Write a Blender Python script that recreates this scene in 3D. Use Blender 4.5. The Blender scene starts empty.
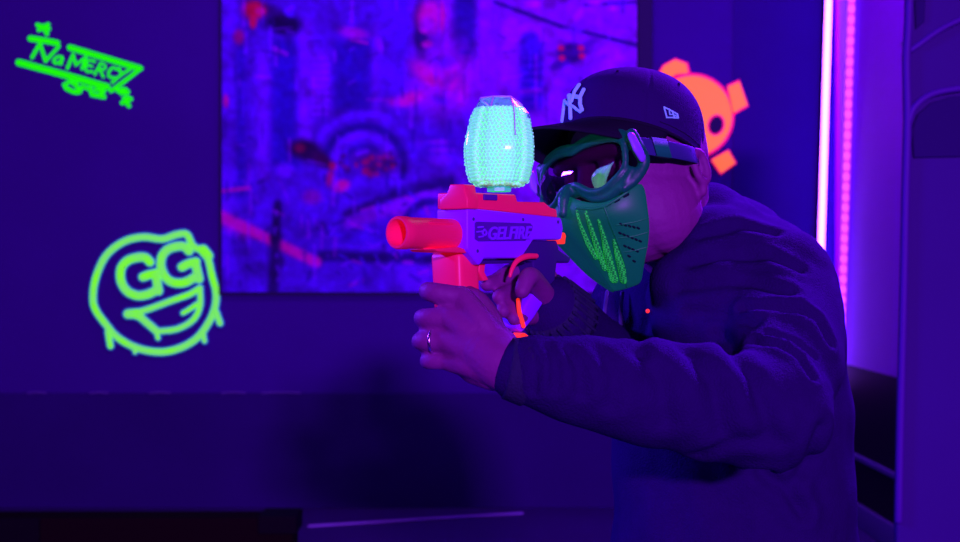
import bpy, bmesh, math, random
import numpy as np
from mathutils import Vector, Matrix
from mathutils.bvhtree import BVHTree

random.seed(4)
rng = np.random.default_rng(7)
S = bpy.context.scene
COL = S.collection
F, H = 1333.33, 1.10           # focal length in pixels, camera height (m)
WALL = 6.2                     # distance of the back wall


def P(px, py, d):
    return Vector(((px - 480) / F * d, d, H - (py - 271) / F * d))


def ray(px, py):
    return Vector(((px - 480) / F, 1.0, -(py - 271) / F))


CAM = Vector((0, 0, H))

# ------------------------------------------------------------------ materials


def lin(c):
    return tuple(((v / 255) / 12.92 if v / 255 <= .04045 else ((v / 255 + .055) / 1.055) ** 2.4) for v in c)


def mat(name, col, rough=.6, spec=.3, emit=None, estr=0, noise=0, nscale=20, bump=0, bscale=80, metal=0, sheen=0):
    m = bpy.data.materials.new(name)
    m.use_nodes = True
    nt = m.node_tree
    b = nt.nodes['Principled BSDF']
    b.inputs['Base Color'].default_value = (*col, 1)
    b.inputs['Roughness'].default_value = rough
    b.inputs['Specular IOR Level'].default_value = spec
    b.inputs['Metallic'].default_value = metal
    if sheen:
        b.inputs['Sheen Weight'].default_value = sheen
    if emit:
        b.inputs['Emission Color'].default_value = (*emit, 1)
        b.inputs['Emission Strength'].default_value = estr
    tc = nt.nodes.new('ShaderNodeTexCoord')
    if noise:
        n = nt.nodes.new('ShaderNodeTexNoise')
        n.inputs['Scale'].default_value = nscale
        n.inputs['Detail'].default_value = 5
        mx = nt.nodes.new('ShaderNodeMix')
        mx.data_type = 'RGBA'
        mx.inputs[6].default_value = (*[v * (1 - noise) for v in col], 1)
        mx.inputs[7].default_value = (*[min(1, v * (1 + noise)) for v in col], 1)
        nt.links.new(tc.outputs['Object'], n.inputs['Vector'])
        nt.links.new(n.outputs['Fac'], mx.inputs[0])
        nt.links.new(mx.outputs[2], b.inputs['Base Color'])
    if bump:
        n2 = nt.nodes.new('ShaderNodeTexNoise')
        n2.inputs['Scale'].default_value = bscale
        n2.inputs['Detail'].default_value = 4
        bp = nt.nodes.new('ShaderNodeBump')
        bp.inputs['Strength'].default_value = bump
        bp.inputs['Distance'].default_value = .01
        nt.links.new(tc.outputs['Object'], n2.inputs['Vector'])
        nt.links.new(n2.outputs['Fac'], bp.inputs['Height'])
        nt.links.new(bp.outputs['Normal'], b.inputs['Normal'])
    return m


M = {}
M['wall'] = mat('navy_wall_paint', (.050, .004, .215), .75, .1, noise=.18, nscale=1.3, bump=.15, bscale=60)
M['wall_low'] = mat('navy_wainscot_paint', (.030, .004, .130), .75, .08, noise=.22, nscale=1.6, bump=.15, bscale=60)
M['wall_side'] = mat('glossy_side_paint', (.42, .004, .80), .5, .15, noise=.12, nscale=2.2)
M['black'] = mat('matt_black', (.005, .004, .007), .7, .1)
M['black_wain'] = mat('black_wainscot', (.010, .009, .015), .6, .15)
M['floor'] = mat('floor_concrete', (.05, .01, .15), .7, .15, noise=.2, nscale=2)
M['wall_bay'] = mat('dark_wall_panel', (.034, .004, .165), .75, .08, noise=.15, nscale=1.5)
M['edge'] = mat('worn_trim_edge', (.14, .12, .34), .6, .2)
M['frame'] = mat('dark_mural_frame', (.02, .02, .07), .6, .15)
M['strip_metal'] = mat('aluminium_strip', (.32, .26, .6), .5, .4)
M['platform'] = mat('black_platform', (.012, .004, .006), .8, .04)
M['panel'] = mat('padded_navy_vinyl', (.045, .008, .17), .6, .15, noise=.1, nscale=3)
M['panel_lip'] = mat('padded_navy_vinyl_edge', (.085, .012, .27), .5, .2)
M['panel_dark'] = mat('padded_dark_recess', (.024, .005, .10), .65, .1)

M['uvgreen'] = mat('uv_green_paint', (.02, .8, .004), .8, .05, emit=(.006, .86, .001), estr=1.0)
M['uvlime'] = mat('uv_lime_paint', (.1, .8, .03), .8, .05, emit=(.14, .78, .09), estr=.95)
nt_ = M['uvlime'].node_tree
tc_ = nt_.nodes.new('ShaderNodeTexCoord')
no_ = nt_.nodes.new('ShaderNodeTexNoise')
no_.inputs['Scale'].default_value = 9
rp_ = nt_.nodes.new('ShaderNodeValToRGB')
rp_.color_ramp.elements[0].position, rp_.color_ramp.elements[1].position = .42, .62
rp_.color_ramp.elements[0].color, rp_.color_ramp.elements[1].color = (.16, .80, .14, 1), (.17, .95, .012, 1)
nt_.links.new(tc_.outputs['Object'], no_.inputs['Vector'])
nt_.links.new(no_.outputs['Fac'], rp_.inputs[0])
nt_.links.new(rp_.outputs[0], nt_.nodes['Principled BSDF'].inputs['Emission Color'])
M['uvcyan'] = mat('uv_cyan_halo', (.05, .3, .6), .8, .1, emit=(.01, .12, .5), estr=.35)  # glow halo round the GG face, built as a wider emissive layer
M['uvorange'] = mat('uv_orange_paint', (.9, .25, .05), .8, .1, emit=(1.0, .16, .045), estr=1.0)
M['uvpink'] = mat('uv_pink_halo', (.9, .05, .2), .8, .1, emit=(.85, .004, .10), estr=.75)  # glow halo of the skull, put in as emissive rims
M['tube_white'] = mat('violet_tube', (.8, .6, 1), .4, .2, emit=(.28, .055, 1.0), estr=17)
M['led'] = mat('led_violet', (.6, .2, 1), .4, .2, emit=(.10, .010, 1.0), estr=10)
M['led_base'] = mat('led_strip_carrier', (.5, .2, .9), .5, .2, emit=(.05, .002, 1.0), estr=11)

M['orange'] = mat('uv_orange_plastic', (.90, .025, .12), .38, .3, emit=(1, .004, .05), estr=.15)
M['orange_hot'] = mat('uv_red_plastic', (1, .10, .03), .35, .35, emit=(1, .03, .005), estr=.9)
M['shell'] = mat('pale_lilac_plastic', (.32, .02, 1.0), .42, .25)
M['plate'] = mat('dark_inset_plate', (.09, .008, .30), .6, .2)
M['letter'] = mat('lilac_lettering', (.26, .03, .85), .5, .2)
M['gunblack'] = mat('navy_black_plastic', (.04, .008, .15), .5, .25)
M['screw'] = mat('dark_screw', (.06, .04, .2), .5, .3)
M['gel'] = mat('gel_beads', (.3, .8, .5), .6, .12, emit=(.19, .76, .40), estr=.86)
M['gel_cap'] = mat('green_neck', (.1, .8, .4), .35, .4, emit=(.02, .5, .2), estr=.5)

M['skin'] = mat('skin', (.21, .03, .185), .6, .3, noise=.1, nscale=25, bump=.12, bscale=160)
M['hair_ear_shade'] = mat('dark_hair_ear_shade', (.02, .012, .02), .8, .1)
M['sweater'] = mat('navy_sweater_knit', (.021, .004, .080), .95, .04, noise=.15, nscale=60, bump=.35, bscale=420)
M['cuff'] = mat('navy_rib_knit', (.024, .03, .07), .95, .05, bump=.3, bscale=300)
M['cap'] = mat('navy_cap_wool', (.024, .004, .088), .9, .06, bump=.2, bscale=500)
M['brim'] = mat('dark_brim_cloth', (.011, .01, .025), .9, .05)
M['thread'] = mat('pale_embroidery', (.30, .62, .95), .7, .2, emit=(.12, .34, .9), estr=.25)
M['mask'] = mat('green_mask_shell', (.002, .30, .055), .45, .35, emit=(0, .05, .03), estr=.55)
M['mask_frame'] = mat('dark_green_frame', (.003, .17, .06), .4, .35, emit=(0, .03, .03), estr=.3)
M['mask_dark'] = mat('dark_vent', (.004, .02, .02), .7, .1)
M['mask_band'] = mat('navy_strap_web', (.03, .05, .16), .7, .2)
M['mask_band_green'] = mat('green_strap_patch', (.004, .4, .1), .7, .2)
M['clip'] = mat('violet_strap_clip', (.30, .17, .75), .4, .3)
M['cord'] = mat('dark_cord', (.08, .08, .2), .8, .1)
M['jeans'] = mat('dark_jeans', (.03, .03, .07), .9, .1)
M['shoe'] = mat('dark_shoe', (.02, .02, .03), .6, .2)
M['pale_edge'] = mat('pale_clear_edge', (.6, .5, .95), .3, .5)
M['ring'] = mat('silver_ring', (.7, .6, .8), .25, .5, metal=1)


def striped_green():
    m = mat('bright_green_mesh', (.02, .8, .05), .5, .3)
    nt = m.node_tree
    b = nt.nodes['Principled BSDF']
    tc = nt.nodes.new('ShaderNodeTexCoord')
    ck = nt.nodes.new('ShaderNodeTexChecker')
    ck.inputs['Scale'].default_value = 420
    ck.inputs['Color1'].default_value = (.02, .75, .06, 1)
    ck.inputs['Color2'].default_value = (.004, .2, .03, 1)
    nt.links.new(tc.outputs['Object'], ck.inputs['Vector'])
    nt.links.new(ck.outputs['Color'], b.inputs['Base Color'])
    nt.links.new(ck.outputs['Color'], b.inputs['Emission Color'])
    b.inputs['Emission Strength'].default_value = .36
    return m


M['stripe'] = striped_green()


def clear_plastic():
    m = bpy.data.materials.new('clear_hopper_plastic')
    m.use_nodes = True
    nt = m.node_tree
    nt.nodes.clear()
    o = nt.nodes.new('ShaderNodeOutputMaterial')
    mx = nt.nodes.new('ShaderNodeMixShader')
    fr = nt.nodes.new('ShaderNodeLayerWeight')
    fr.inputs['Blend'].default_value = .25
    t = nt.nodes.new('ShaderNodeBsdfTransparent')
    t.inputs['Color'].default_value = (.9, .92, 1, 1)
    g = nt.nodes.new('ShaderNodeBsdfGlossy')
    g.inputs['Roughness'].default_value = .12
    g.inputs['Color'].default_value = (.8, .8, 1, 1)
    nt.links.new(fr.outputs['Facing'], mx.inputs[0])
    nt.links.new(t.outputs[0], mx.inputs[1])
    nt.links.new(g.outputs[0], mx.inputs[2])
    nt.links.new(mx.outputs[0], o.inputs[0])
    return m


M['clear'] = clear_plastic()


def lens_mat():
    m = bpy.data.materials.new('tinted_lens')
    m.use_nodes = True
    nt = m.node_tree
    nt.nodes.clear()
    o = nt.nodes.new('ShaderNodeOutputMaterial')
    mx = nt.nodes.new('ShaderNodeMixShader')
    mx.inputs[0].default_value = .42
    t = nt.nodes.new('ShaderNodeBsdfTransparent')
    t.inputs['Color'].default_value = (.65, .22, .62, 1)
    g = nt.nodes.new('ShaderNodeBsdfGlossy')
    g.inputs['Roughness'].default_value = .03
    g.inputs['Color'].default_value = (.75, .6, .75, 1)
    nt.links.new(t.outputs[0], mx.inputs[1])
    nt.links.new(g.outputs[0], mx.inputs[2])
    nt.links.new(mx.outputs[0], o.inputs[0])
    return m


M['lens'] = lens_mat()

# ------------------------------------------------------------------ mesh tools


class MB:
    def __init__(s):
        s.v, s.f = [], []

    def add(s, v, f):
        k = len(s.v)
        s.v += [tuple(p) for p in v]
        s.f += [tuple(i + k for i in q) for q in f]
        return s

    def box(s, x0, x1, y0, y1, z0, z1, mtx=None):
        v = [Vector((x, y, z)) for x in (x0, x1) for y in (y0, y1) for z in (z0, z1)]
        if mtx:
            v = [mtx @ p for p in v]
        return s.add(v, [(0, 1, 3, 2), (4, 6, 7, 5), (0, 4, 5, 1), (2, 3, 7, 6), (0, 2, 6, 4), (1, 5, 7, 3)])

    def prism(s, pts, off, mtx=None):
        """closed outline of 3-D points, extruded by the vector off"""
        n = len(pts)
        v = [Vector(p) for p in pts] + [Vector(p) + Vector(off) for p in pts]
        if mtx:
            v = [mtx @ p for p in v]
        f = [tuple(range(n)), tuple(range(2 * n - 1, n - 1, -1))]
        f += [(i, i + n, (i + 1) % n + n, (i + 1) % n) for i in range(n)]
        return s.add(v, f)

    def tube(s, pts, radii, seg=14, flat=None, up=None, caps=True, sub=5, closed=False):
        """smooth tube through pts; flat = thickness ratio along `up`"""
        pts = [Vector(p) for p in pts]
        if not hasattr(radii, '__len__'):
            radii = [radii] * len(pts)
        C, R = [], []
        n = len(pts)
        if closed:
            for i in range(n):
                a, b, c, d = pts[i - 1], pts[i], pts[(i + 1) % n], pts[(i + 2) % n]
                for k in range(sub):
                    t = k / sub
                    C.append(.5 * ((2 * b) + (c - a) * t + (2 * a - 5 * b + 4 * c - d) * t * t + (3 * b - a - 3 * c + d) * t ** 3))
                    R.append(radii[i] * (1 - t) + radii[(i + 1) % n] * t)
        else:
            for i in range(n - 1):
                a = pts[i - 1] if i else pts[0] * 2 - pts[1]
                b, c = pts[i], pts[i + 1]
                d = pts[i + 2] if i + 2 < n else pts[-1] * 2 - pts[-2]
                for k in range(sub):
                    t = k / sub
                    C.append(.5 * ((2 * b) + (c - a) * t + (2 * a - 5 * b + 4 * c - d) * t * t + (3 * b - a - 3 * c + d) * t ** 3))
                    R.append(radii[i] * (1 - t) + radii[i + 1] * t)
            C.append(pts[-1])
            R.append(radii[-1])
            if caps:
                t0 = (C[0] - C[1]).normalized()
                t1 = (C[-1] - C[-2]).normalized()
                pre, post = [], []
                for a in (80, 60, 40, 20):
                    a = math.radians(a)
                    pre.append((C[0] + t0 * R[0] * math.sin(a), R[0] * math.cos(a)))
                    post.append((C[-1] + t1 * R[-1] * math.sin(a), R[-1] * math.cos(a)))
                C = [p for p, _ in pre] + C + [p for p, _ in reversed(post)]
                R = [r for _, r in pre] + R + [r for _, r in reversed(post)]
        N = len(C)
        rings = []
        u = Vector(up) if up is not None else None
        prev = None
        for i in range(N):
            if closed:
                t = (C[(i + 1) % N] - C[i - 1]).normalized()
            else:
                t = (C[min(i + 1, N - 1)] - C[max(i - 1, 0)]).normalized()
            if u is not None:
                a = t.cross(u).normalized()
                b = a.cross(t).normalized()
            else:
                if prev is None:
                    g = Vector((0, 0, 1)) if abs(t.z) < .9 else Vector((1, 0, 0))
                    a = t.cross(g).normalized()
                else:
                    a = (prev - t * prev.dot(t)).normalized()
                b = a.cross(t).normalized()
                prev = a
            fl = flat if flat else 1
            rings.append([C[i] + a * R[i] * math.cos(q) + b * R[i] * fl * math.sin(q)
                          for q in [2 * math.pi * k / seg for k in range(seg)]])
        v = [p for r in rings for p in r]
        f = []
        for i in range(N if closed else N - 1):
            j = (i + 1) % N
            for k in range(seg):
                l = (k + 1) % seg
                f.append((i * seg + k, i * seg + l, j * seg + l, j * seg + k))
        if not closed:
            f.append(tuple(range(seg - 1, -1, -1)))
            f.append(tuple((N - 1) * seg + k for k in range(seg)))
        return s.add(v, f)

    def ball(s, c, r, mtx=None, nu=20, nv=12):
        c = Vector(c)
        r = r if hasattr(r, '__len__') else (r, r, r)
        v, f = [], []
        for i in range(nv + 1):
            th = math.pi * i / nv
            for k in range(nu):
                ph = 2 * math.pi * k / nu
                p = Vector((r[0] * math.sin(th) * math.cos(ph), r[1] * math.sin(th) * math.sin(ph), r[2] * math.cos(th)))
                v.append(c + (mtx @ p if mtx else p))
        for i in range(nv):
            for k in range(nu):
                l = (k + 1) % nu
                f.append((i * nu + k, (i + 1) * nu + k, (i + 1) * nu + l, i * nu + l))
        return s.add(v, f)

    def lathe(s, prof, mtx, seg=32, cap=False, phase=0):
        v, f = [], []
        for (r, z) in prof:
            for k in range(seg):
                q = 2 * math.pi * (k + phase) / seg
                v.append(mtx @ Vector((r * math.cos(q), r * math.sin(q), z)))
        for i in range(len(prof) - 1):
            for k in range(seg):
                l = (k + 1) % seg
                f.append((i * seg + k, i * seg + l, (i + 1) * seg + l, (i + 1) * seg + k))
        if cap:
            f.append(tuple(range(seg - 1, -1, -1)))
            f.append(tuple((len(prof) - 1) * seg + k for k in range(seg)))
        return s.add(v, f)

    def build(s, name, m, parent=None, smooth=True, bevel=0, subd=0, solid=0, remesh=0, smit=0, clean=True, origin=None):
        me = bpy.data.meshes.new(name)
        me.from_pydata(s.v, [], s.f)
        bm = bmesh.new()
        bm.from_mesh(me)
        bmesh.ops.remove_doubles(bm, verts=bm.verts, dist=1e-6)
        bmesh.ops.recalc_face_normals(bm, faces=bm.faces)
        bm.to_mesh(me)
        bm.free()
        o = bpy.data.objects.new(name, me)
        COL.objects.link(o)
        if remesh:
            md = o.modifiers.new('r', 'REMESH')
            md.mode = 'VOXEL'
            md.voxel_size = remesh
        if smit:
            md = o.modifiers.new('s', 'SMOOTH')
            md.factor = .5
            md.iterations = smit
        if solid:
            md = o.modifiers.new('t', 'SOLIDIFY')
            md.thickness = solid
            md.offset = -1
        if bevel:
            md = o.modifiers.new('b', 'BEVEL')
            md.width = bevel
            md.segments = 3
            md.limit_method = 'ANGLE'
            md.angle_limit = math.radians(40)
        if subd:
            md = o.modifiers.new('u', 'SUBSURF')
            md.levels = md.render_levels = subd
        if o.modifiers:
            dg = bpy.context.evaluated_depsgraph_get()
            dg.update()
            me2 = bpy.data.meshes.new_from_object(o.evaluated_get(dg), depsgraph=dg)
            o.modifiers.clear()
            o.data = me2
            bpy.data.meshes.remove(me)
            me = me2
            me.name = name
        me.materials.clear()
        me.materials.append(m)
        if smooth:
            for p in me.polygons:
                p.use_smooth = True
            if smooth == 'auto':
                bm = bmesh.new()
                bm.from_mesh(me)
                for e in bm.edges:
                    if len(e.link_faces) == 2 and e.calc_face_angle(0) > .6:
                        e.smooth = False
                bm.to_mesh(me)
                bm.free()
        if origin is not None:
            me.transform(Matrix.Translation(-Vector(origin)))
            o.location = origin
        if parent:
            adopt(o, parent)
        return o


def wmat(o):
    m = o.matrix_basis.copy()
    if o.parent:
        m = wmat(o.parent) @ o.matrix_parent_inverse @ m
    return m


def adopt(o, parent):
    o.parent = parent
    o.matrix_parent_inverse = wmat(parent).inverted()


def empty(name, loc):
    o = bpy.data.objects.new(name, None)
    o.empty_display_size = .05
    COL.objects.link(o)
    o.location = loc
    return o


def tag(o, label, cat, group=None, kind=None):
    o['label'] = label
    o['category'] = cat
    if group:
        o['group'] = group
    if kind:
        o['kind'] = kind
    return o


def struct(o, label, cat):
    return tag(o, label, cat, kind='structure')


def bvh(o):
    me = o.data
    w = wmat(o)
    return BVHTree.FromPolygons([w @ v.co for v in me.vertices], [tuple(p.vertices) for p in me.polygons])


def hit(tree, px, py):
    d = ray(px, py).normalized()
    loc, n, i, dist = tree.ray_cast(CAM, d)
    if loc is None:
        loc, n, i, dist = tree.find_nearest(CAM + d * 1.6)
    if n.dot(d) > 0:
        n = -n
    return loc, n


def ribbon(mb, tree, pts, w, h=.0012, seg=10, sub=3):
    """raised band that follows a surface; pts are pixels, w pixels wide"""
    dense = []
    for (a, b) in zip(pts[:-1], pts[1:]):
        for k in range(sub):
            t = k / sub
            dense.append((a[0] * (1 - t) + b[0] * t, a[1] * (1 - t) + b[1] * t))
    dense.append(pts[-1])
    for a, b in zip(dense[:-1], dense[1:]):
        A, na = hit(tree, *a)
        B, nb = hit(tree, *b)
        if (B - A).length < 1e-5:
            continue
        n = (na + nb).normalized()
        mb.tube([A + na * h * .3, B + nb * h * .3], w / F * A.y / 2, seg=seg, flat=h / (w / F * A.y / 2), up=n, sub=1)


# ------------------------------------------------------------------ the room
WX = 355 / F * WALL            # side wall x
m = MB().box(-4.2, WX + .1, WALL, WALL + .1, 0, 3.2)
struct(m.build('wall_back', M['wall'], smooth=False), 'dark blue back wall carrying the glowing signs and the mural', 'wall')
zd = H - 122 / F * WALL
m = MB().box(-4.2, 653 / F * WALL - 480 / F * WALL, WALL - .012, WALL, .0, zd)
struct(m.build('trim_1', M['wall_low'], smooth=False, bevel=.004), 'slightly raised darker lower panelling of the back wall', 'wall panelling')
m = MB()
for a, b in ((28, 46), (90, 108), (150, 170), (222, 245), (262, 300)):
    m.tube([P(a, 393.2, WALL - .013), P((a + b) / 2, 392.4, WALL - .014), P(b, 393, WALL - .013)], .004, seg=8)
struct(m.build('trim_2', M['edge']), 'scuffed paint along the top edge of the lower panelling', 'wall scuffs')
m = MB().box(-4.2, WX + .1, .4, WALL + .1, -.05, 0)
struct(m.build('floor', M['floor'], smooth=False), 'dark floor', 'floor')
zs = H - 100 / F * 5.6
m = MB().box(WX, WX + .1, 2.95, WALL, zs, 3.2)
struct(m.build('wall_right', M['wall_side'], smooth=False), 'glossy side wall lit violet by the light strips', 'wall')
m = MB().box(WX - .012, WX + .1, 2.95, WALL, 0, zs)
struct(m.build('trim_3', M['black_wain'], smooth=False, bevel=.004), 'black lower panelling of the side wall', 'wall panelling')
zl = H - 179 / F * 5.99
m = MB().box(WX - .03, WX - .012, 2.95, WALL - .012, zl - .012, zl + .012)
struct(m.build('trim_4', M['edge'], bevel=.005), 'thin pale rail across the black lower panelling', 'rail')
m = MB().box(WX - .034, WX - .012, 2.95, WALL - .012, 0, .10)
struct(m.build('baseboard_right', M['edge'], bevel=.005), 'baseboard at the foot of the side wall', 'baseboard')
xa, xb = (637.5 - 480) / F * WALL, (652 - 480) / F * WALL
m = MB().box(xa, xb, WALL - .03, WALL, 0, 3.2)
struct(m.build('trim_5', M['frame'], bevel=.004, smooth=False), 'dark vertical batten between the mural and the orange skull', 'batten')
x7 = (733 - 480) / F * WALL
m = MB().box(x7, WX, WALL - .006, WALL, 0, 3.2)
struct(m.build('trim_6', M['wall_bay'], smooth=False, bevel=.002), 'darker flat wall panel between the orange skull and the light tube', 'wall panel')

# ------------------------------------------------------------------ mural (a printed picture: the colours are the print's own)


def mural():
    x0, x1, y0, y1, st = 222, 637, -70, 292, 1.5
    X, Y = np.meshgrid(np.arange(x0, x1 + st, st), np.arange(y0, y1 + st, st))
    h, w = X.shape
    I = np.zeros((h, w, 3))
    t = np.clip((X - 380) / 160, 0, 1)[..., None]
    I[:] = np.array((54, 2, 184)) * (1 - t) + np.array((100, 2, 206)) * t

    def blend(a, c):
        nonlocal I
        a = np.clip(a, 0, 1)[..., None]
        I = I * (1 - a) + np.array(c, float) * a

    def blob(cx, cy, rx, ry, c, a=1., ang=0, soft=2.0):
        q = math.radians(ang)
        u = ((X - cx) * math.cos(q) + (Y - cy) * math.sin(q)) / rx
        v = (-(X - cx) * math.sin(q) + (Y - cy) * math.cos(q)) / ry
        blend(1.2 * a * np.exp(-(u * u + v * v) ** soft), c)

    def seg(ax, ay, bx, by, wd, c, a=1., soft=1.6):
        L = math.hypot(bx - ax, by - ay)
        tx, ty = (bx - ax) / L, (by - ay) / L
        s = np.clip((X - ax) * tx + (Y - ay) * ty, 0, L)
        dd = np.hypot(X - ax - s * tx, Y - ay - s * ty)
        blend(a * np.exp(-(dd / wd) ** (2 * soft)), c)

    def arc(cx, cy, r, wd, c, a, q0=-180, q1=180):
        ang = np.degrees(np.arctan2(Y - cy, X - cx))
        dd = np.abs(np.hypot(X - cx, Y - cy) - r)
        blend(1.35 * a * np.exp(-(dd / wd) ** 3) * ((ang >= q0) & (ang <= q1)), c)

    def smooth(a, k):
        for _ in range(k):
            p = np.pad(a, 1, mode='edge')
            a = (p[:-2, 1:-1] + p[2:, 1:-1] + p[1:-1, :-2] + p[1:-1, 2:] + 2 * p[1:-1, 1:-1]) / 6
        return a

    def nz(k):
        n = smooth(rng.standard_normal((h, w)), k)
        return n / n.std()
    n1, n2, n3 = nz(60), nz(14), nz(4)
    # towers
    for (a, b, yt, yb, c, al) in ((224, 236, -70, 230, (70, 10, 215), .5), (238, 244, 40, 200, (20, 0, 150), .6), (257, 270, 50, 180, (85, 10, 225), .55),
                                  (272, 300, 40, 170, (24, 0, 165), .55), (298, 312, 20, 150, (92, 10, 235), .55), (312, 330, 50, 115, (96, 14, 240), .45),
                                  (334, 372, 40, 110, (26, 0, 150), .6), (374, 381, 20, 120, (96, 0, 230), .6), (396, 408, -70, 110, (52, 0, 220), .5),
                                  (376, 396, -70, 110, (60, 0, 210), .4), (446, 452, -70, 60, (120, 0, 235), .7), (454, 478, -70, 60, (28, 0, 140), .7),
                                  (479, 484, -70, 100, (115, 10, 235), .7), (488, 496, 40, 100, (110, 10, 235), .5), (500, 506, 20, 190, (100, 0, 215), .5),
                                  (518, 544, 30, 110, (45, 0, 185), .8), (522, 538, 55, 105, (28, 0, 165), .7), (512, 518, 40, 150, (112, 0, 225), .7),
                                  (545, 551, 30, 150, (108, 0, 225), .6), (606, 622, 46, 70, (120, 10, 245), .7), (560, 600, 65, 180, (88, 0, 215), .4)):
        e = 2.2
        blend(1.5 * al / ((1 + np.exp(-(X - a) / e)) * (1 + np.exp((X - b) / e)) * (1 + np.exp(-(Y - yt) / e)) * (1 + np.exp((Y - yb) / e))), c)
    for k in range(9):
        seg(313, 58 + k * 7, 328, 58 + k * 7, 1.6, (108, 20, 250), .5)
    for k in range(7):
        seg(522, 58 + k * 7.5, 538, 58 + k * 7.5, 1.2, (70, 0, 205), .6)
    seg(536, 55, 536, 108, 1.6, (120, 0, 220), .5)
    arc(530, 42, 15, 5, (124, 0, 230), .7, -180, 0)
    seg(521, 92, 540, 90, 2.2, (165, 0, 200), .4)
    # big wheel and rings
    for (r, wd, c, al) in ((52, 4, (74, 10, 235), .5), (40, 4, (20, 0, 120), .6), (31, 4, (80, 10, 240), .6), (20, 3, (26, 0, 140), .6)):
        arc(364, 166, r, wd, c, al, -178, 20)
    blob(440, 130, 42, 40, (36, 0, 170), .6, 0, 1.5)
    arc(440, 135, 34, 3, (60, 0, 210), .5, -160, 0)
    blob(440, 142, 12, 3, (120, 0, 220), .5)
    blob(442, 150, 13, 3, (120, 0, 220), .5)
    blob(440, 160, 12, 7, (100, 0, 225), .5)
    # statue-like figure, pink
    blob(421, 30, 7, 34, (16, 0, 80), .85)
    blob(431, 17, 15, 17, (165, 0, 170), .9)
    blob(428, 25, 9, 9, (100, 0, 190), .6)
    blob(424, 31, 4, 3, (150, 0, 185), .8)
    blob(427, 44, 6, 4, (175, 0, 180), .8)
    blob(421, 38, 6, 5, (20, 0, 100), .8)
    blob(441, 16, 4, 18, (190, 0, 160), .5)
    blob(445, 80, 34, 40, (112, 0, 195), .85, 20, 1.4)
    for (cx, cy, rx, ry, an, c) in ((424, 72, 16, 8, 35, (165, 0, 185)), (432, 80, 11, 6, 30, (172, 0, 178)), (452, 70, 10, 5, -35, (150, 0, 195)), (454, 84, 10, 4, -60, (160, 0, 190)),
                                    (412, 98, 13, 7, -15, (172, 0, 170)), (400, 102, 12, 5, 0, (160, 0, 170)), (463, 92, 6, 15, 10, (140, 0, 190)), (440, 100, 8, 4, 20, (60, 0, 190)),
                                    (446, 62, 10, 6, 0, (72, 0, 205)), (466, 52, 7, 2.5, 0, (44, 0, 160))):
        blob(cx, cy, rx, ry, c, .75, an, 1.3)
    seg(512, 25, 500, 85, 6, (128, 0, 215), .4)
    blob(510, 30, 9, 14, (130, 10, 235), .6)
    # burning wreck, top left
    blob(284, 24, 20, 11, (14, 0, 66), .95, 6)
    blob(262, 8, 26, 7, (30, 0, 90), .7, 20)
    blob(254, 10, 12, 10, (150, 0, 60), .85)
    blob(253, 22, 4, 7, (180, 5, 70), .8)
    blob(260, 11, 5, 4, (235, 20, 130), .9)
    blob(239, 37, 6, 8, (130, 0, 110), .7)
    blob(289, 13, 6, 4, (60, 20, 235), .8, 30)
    seg(273, 48, 286, 54, 2.6, (150, 10, 220), .6)
    blob(226, 101, 3, 7, (185, 0, 130), .6)
    blob(354, 33, 15, 6, (140, 0, 205), .75, 10)
    seg(352, 40, 367, 43, 1.6, (165, 0, 200), .7)
    blob(380, 45, 4, 9, (112, 0, 235), .7, -15)
    # drones
    blob(305, 150, 19, 11, (26, 0, 66), .95, 14)
    blob(300, 148, 6, 5, (95, 0, 60), .6)
    blob(322, 160, 12, 7, (40, 0, 70), .85, 30)
    blob(333, 166, 5, 4, (150, 10, 80), .7, 30)
    blob(330, 178, 4, 9, (150, 5, 90), .6, 10)
    blob(341, 186, 9, 6, (190, 0, 140), .7, -20)
    blob(571, 53, 12, 11, (26, 0, 95), .95)
    blob(572, 52, 24, 5, (50, 0, 140), .7, -6)
    blob(560, 64, 13, 5, (44, 0, 140), .8, -25)
    blob(588, 44, 12, 4, (44, 0, 140), .6, -25)
    for (cx, cy) in ((561, 48), (562, 58), (581, 48), (582, 56)):
        blob(cx, cy, 3.4, 3, (185, 20, 95), .9)
    blob(377, 163, 24, 12, (45, 0, 85), .75, 8, 1.3)
    for k in range(26):
        blob(rng.uniform(340, 400), rng.uniform(152, 178), rng.uniform(2, 5), rng.uniform(1.5, 3.5), (112, 3, 84) if k % 3 else (50, 0, 70), .6, rng.uniform(-40, 40))
    # vehicles and weapons
    seg(346, 214, 395, 194, 4, (28, 0, 95), .85)
    seg(395, 194, 450, 182, 8, (24, 0, 100), .9)
    seg(350, 224, 400, 204, 7, (120, 0, 205), .6)
    seg(396, 202, 440, 190, 3, (96, 0, 220), .6)
    arc(430, 224, 30, 3, (95, 0, 210), .7, -175, -60)
    arc(430, 224, 22, 4, (24, 0, 110), .7, -175, -60)
    seg(322, 256, 440, 259, 6, (20, 0, 92), .9)
    seg(340, 246, 420, 249, 2.4, (78, 0, 205), .6)
    blob(365, 238, 34, 12, (44, 0, 190), .5)
    for k in range(60):
        cx, cy = rng.uniform(330, 440), rng.uniform(196, 288)
        seg(cx, cy, cx + rng.uniform(-12, 12), cy + rng.uniform(-7, 7), rng.uniform(1, 2.4), ((92, 10, 235), (24, 0, 110), (130, 0, 190), (60, 10, 230))[k % 4], .55)
    for k in range(50):
        cx, cy = rng.uniform(226, 330), rng.uniform(180, 288)
        seg(cx, cy, cx + rng.uniform(-5, 5), cy + rng.uniform(-10, 10), rng.uniform(1, 2.4), ((62, 10, 225), (22, 0, 110), (80, 0, 200))[k % 3], .5)
    seg(220, 216, 316, 262, 5.5, (188, 0, 170), .92)
    seg(222, 218, 246, 232, 9, (150, 0, 120), .35)
    seg(222, 191, 249, 188, 2.2, (165, 0, 170), .75)
    blob(284, 170, 11, 8, (92, 20, 240), .55)
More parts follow.
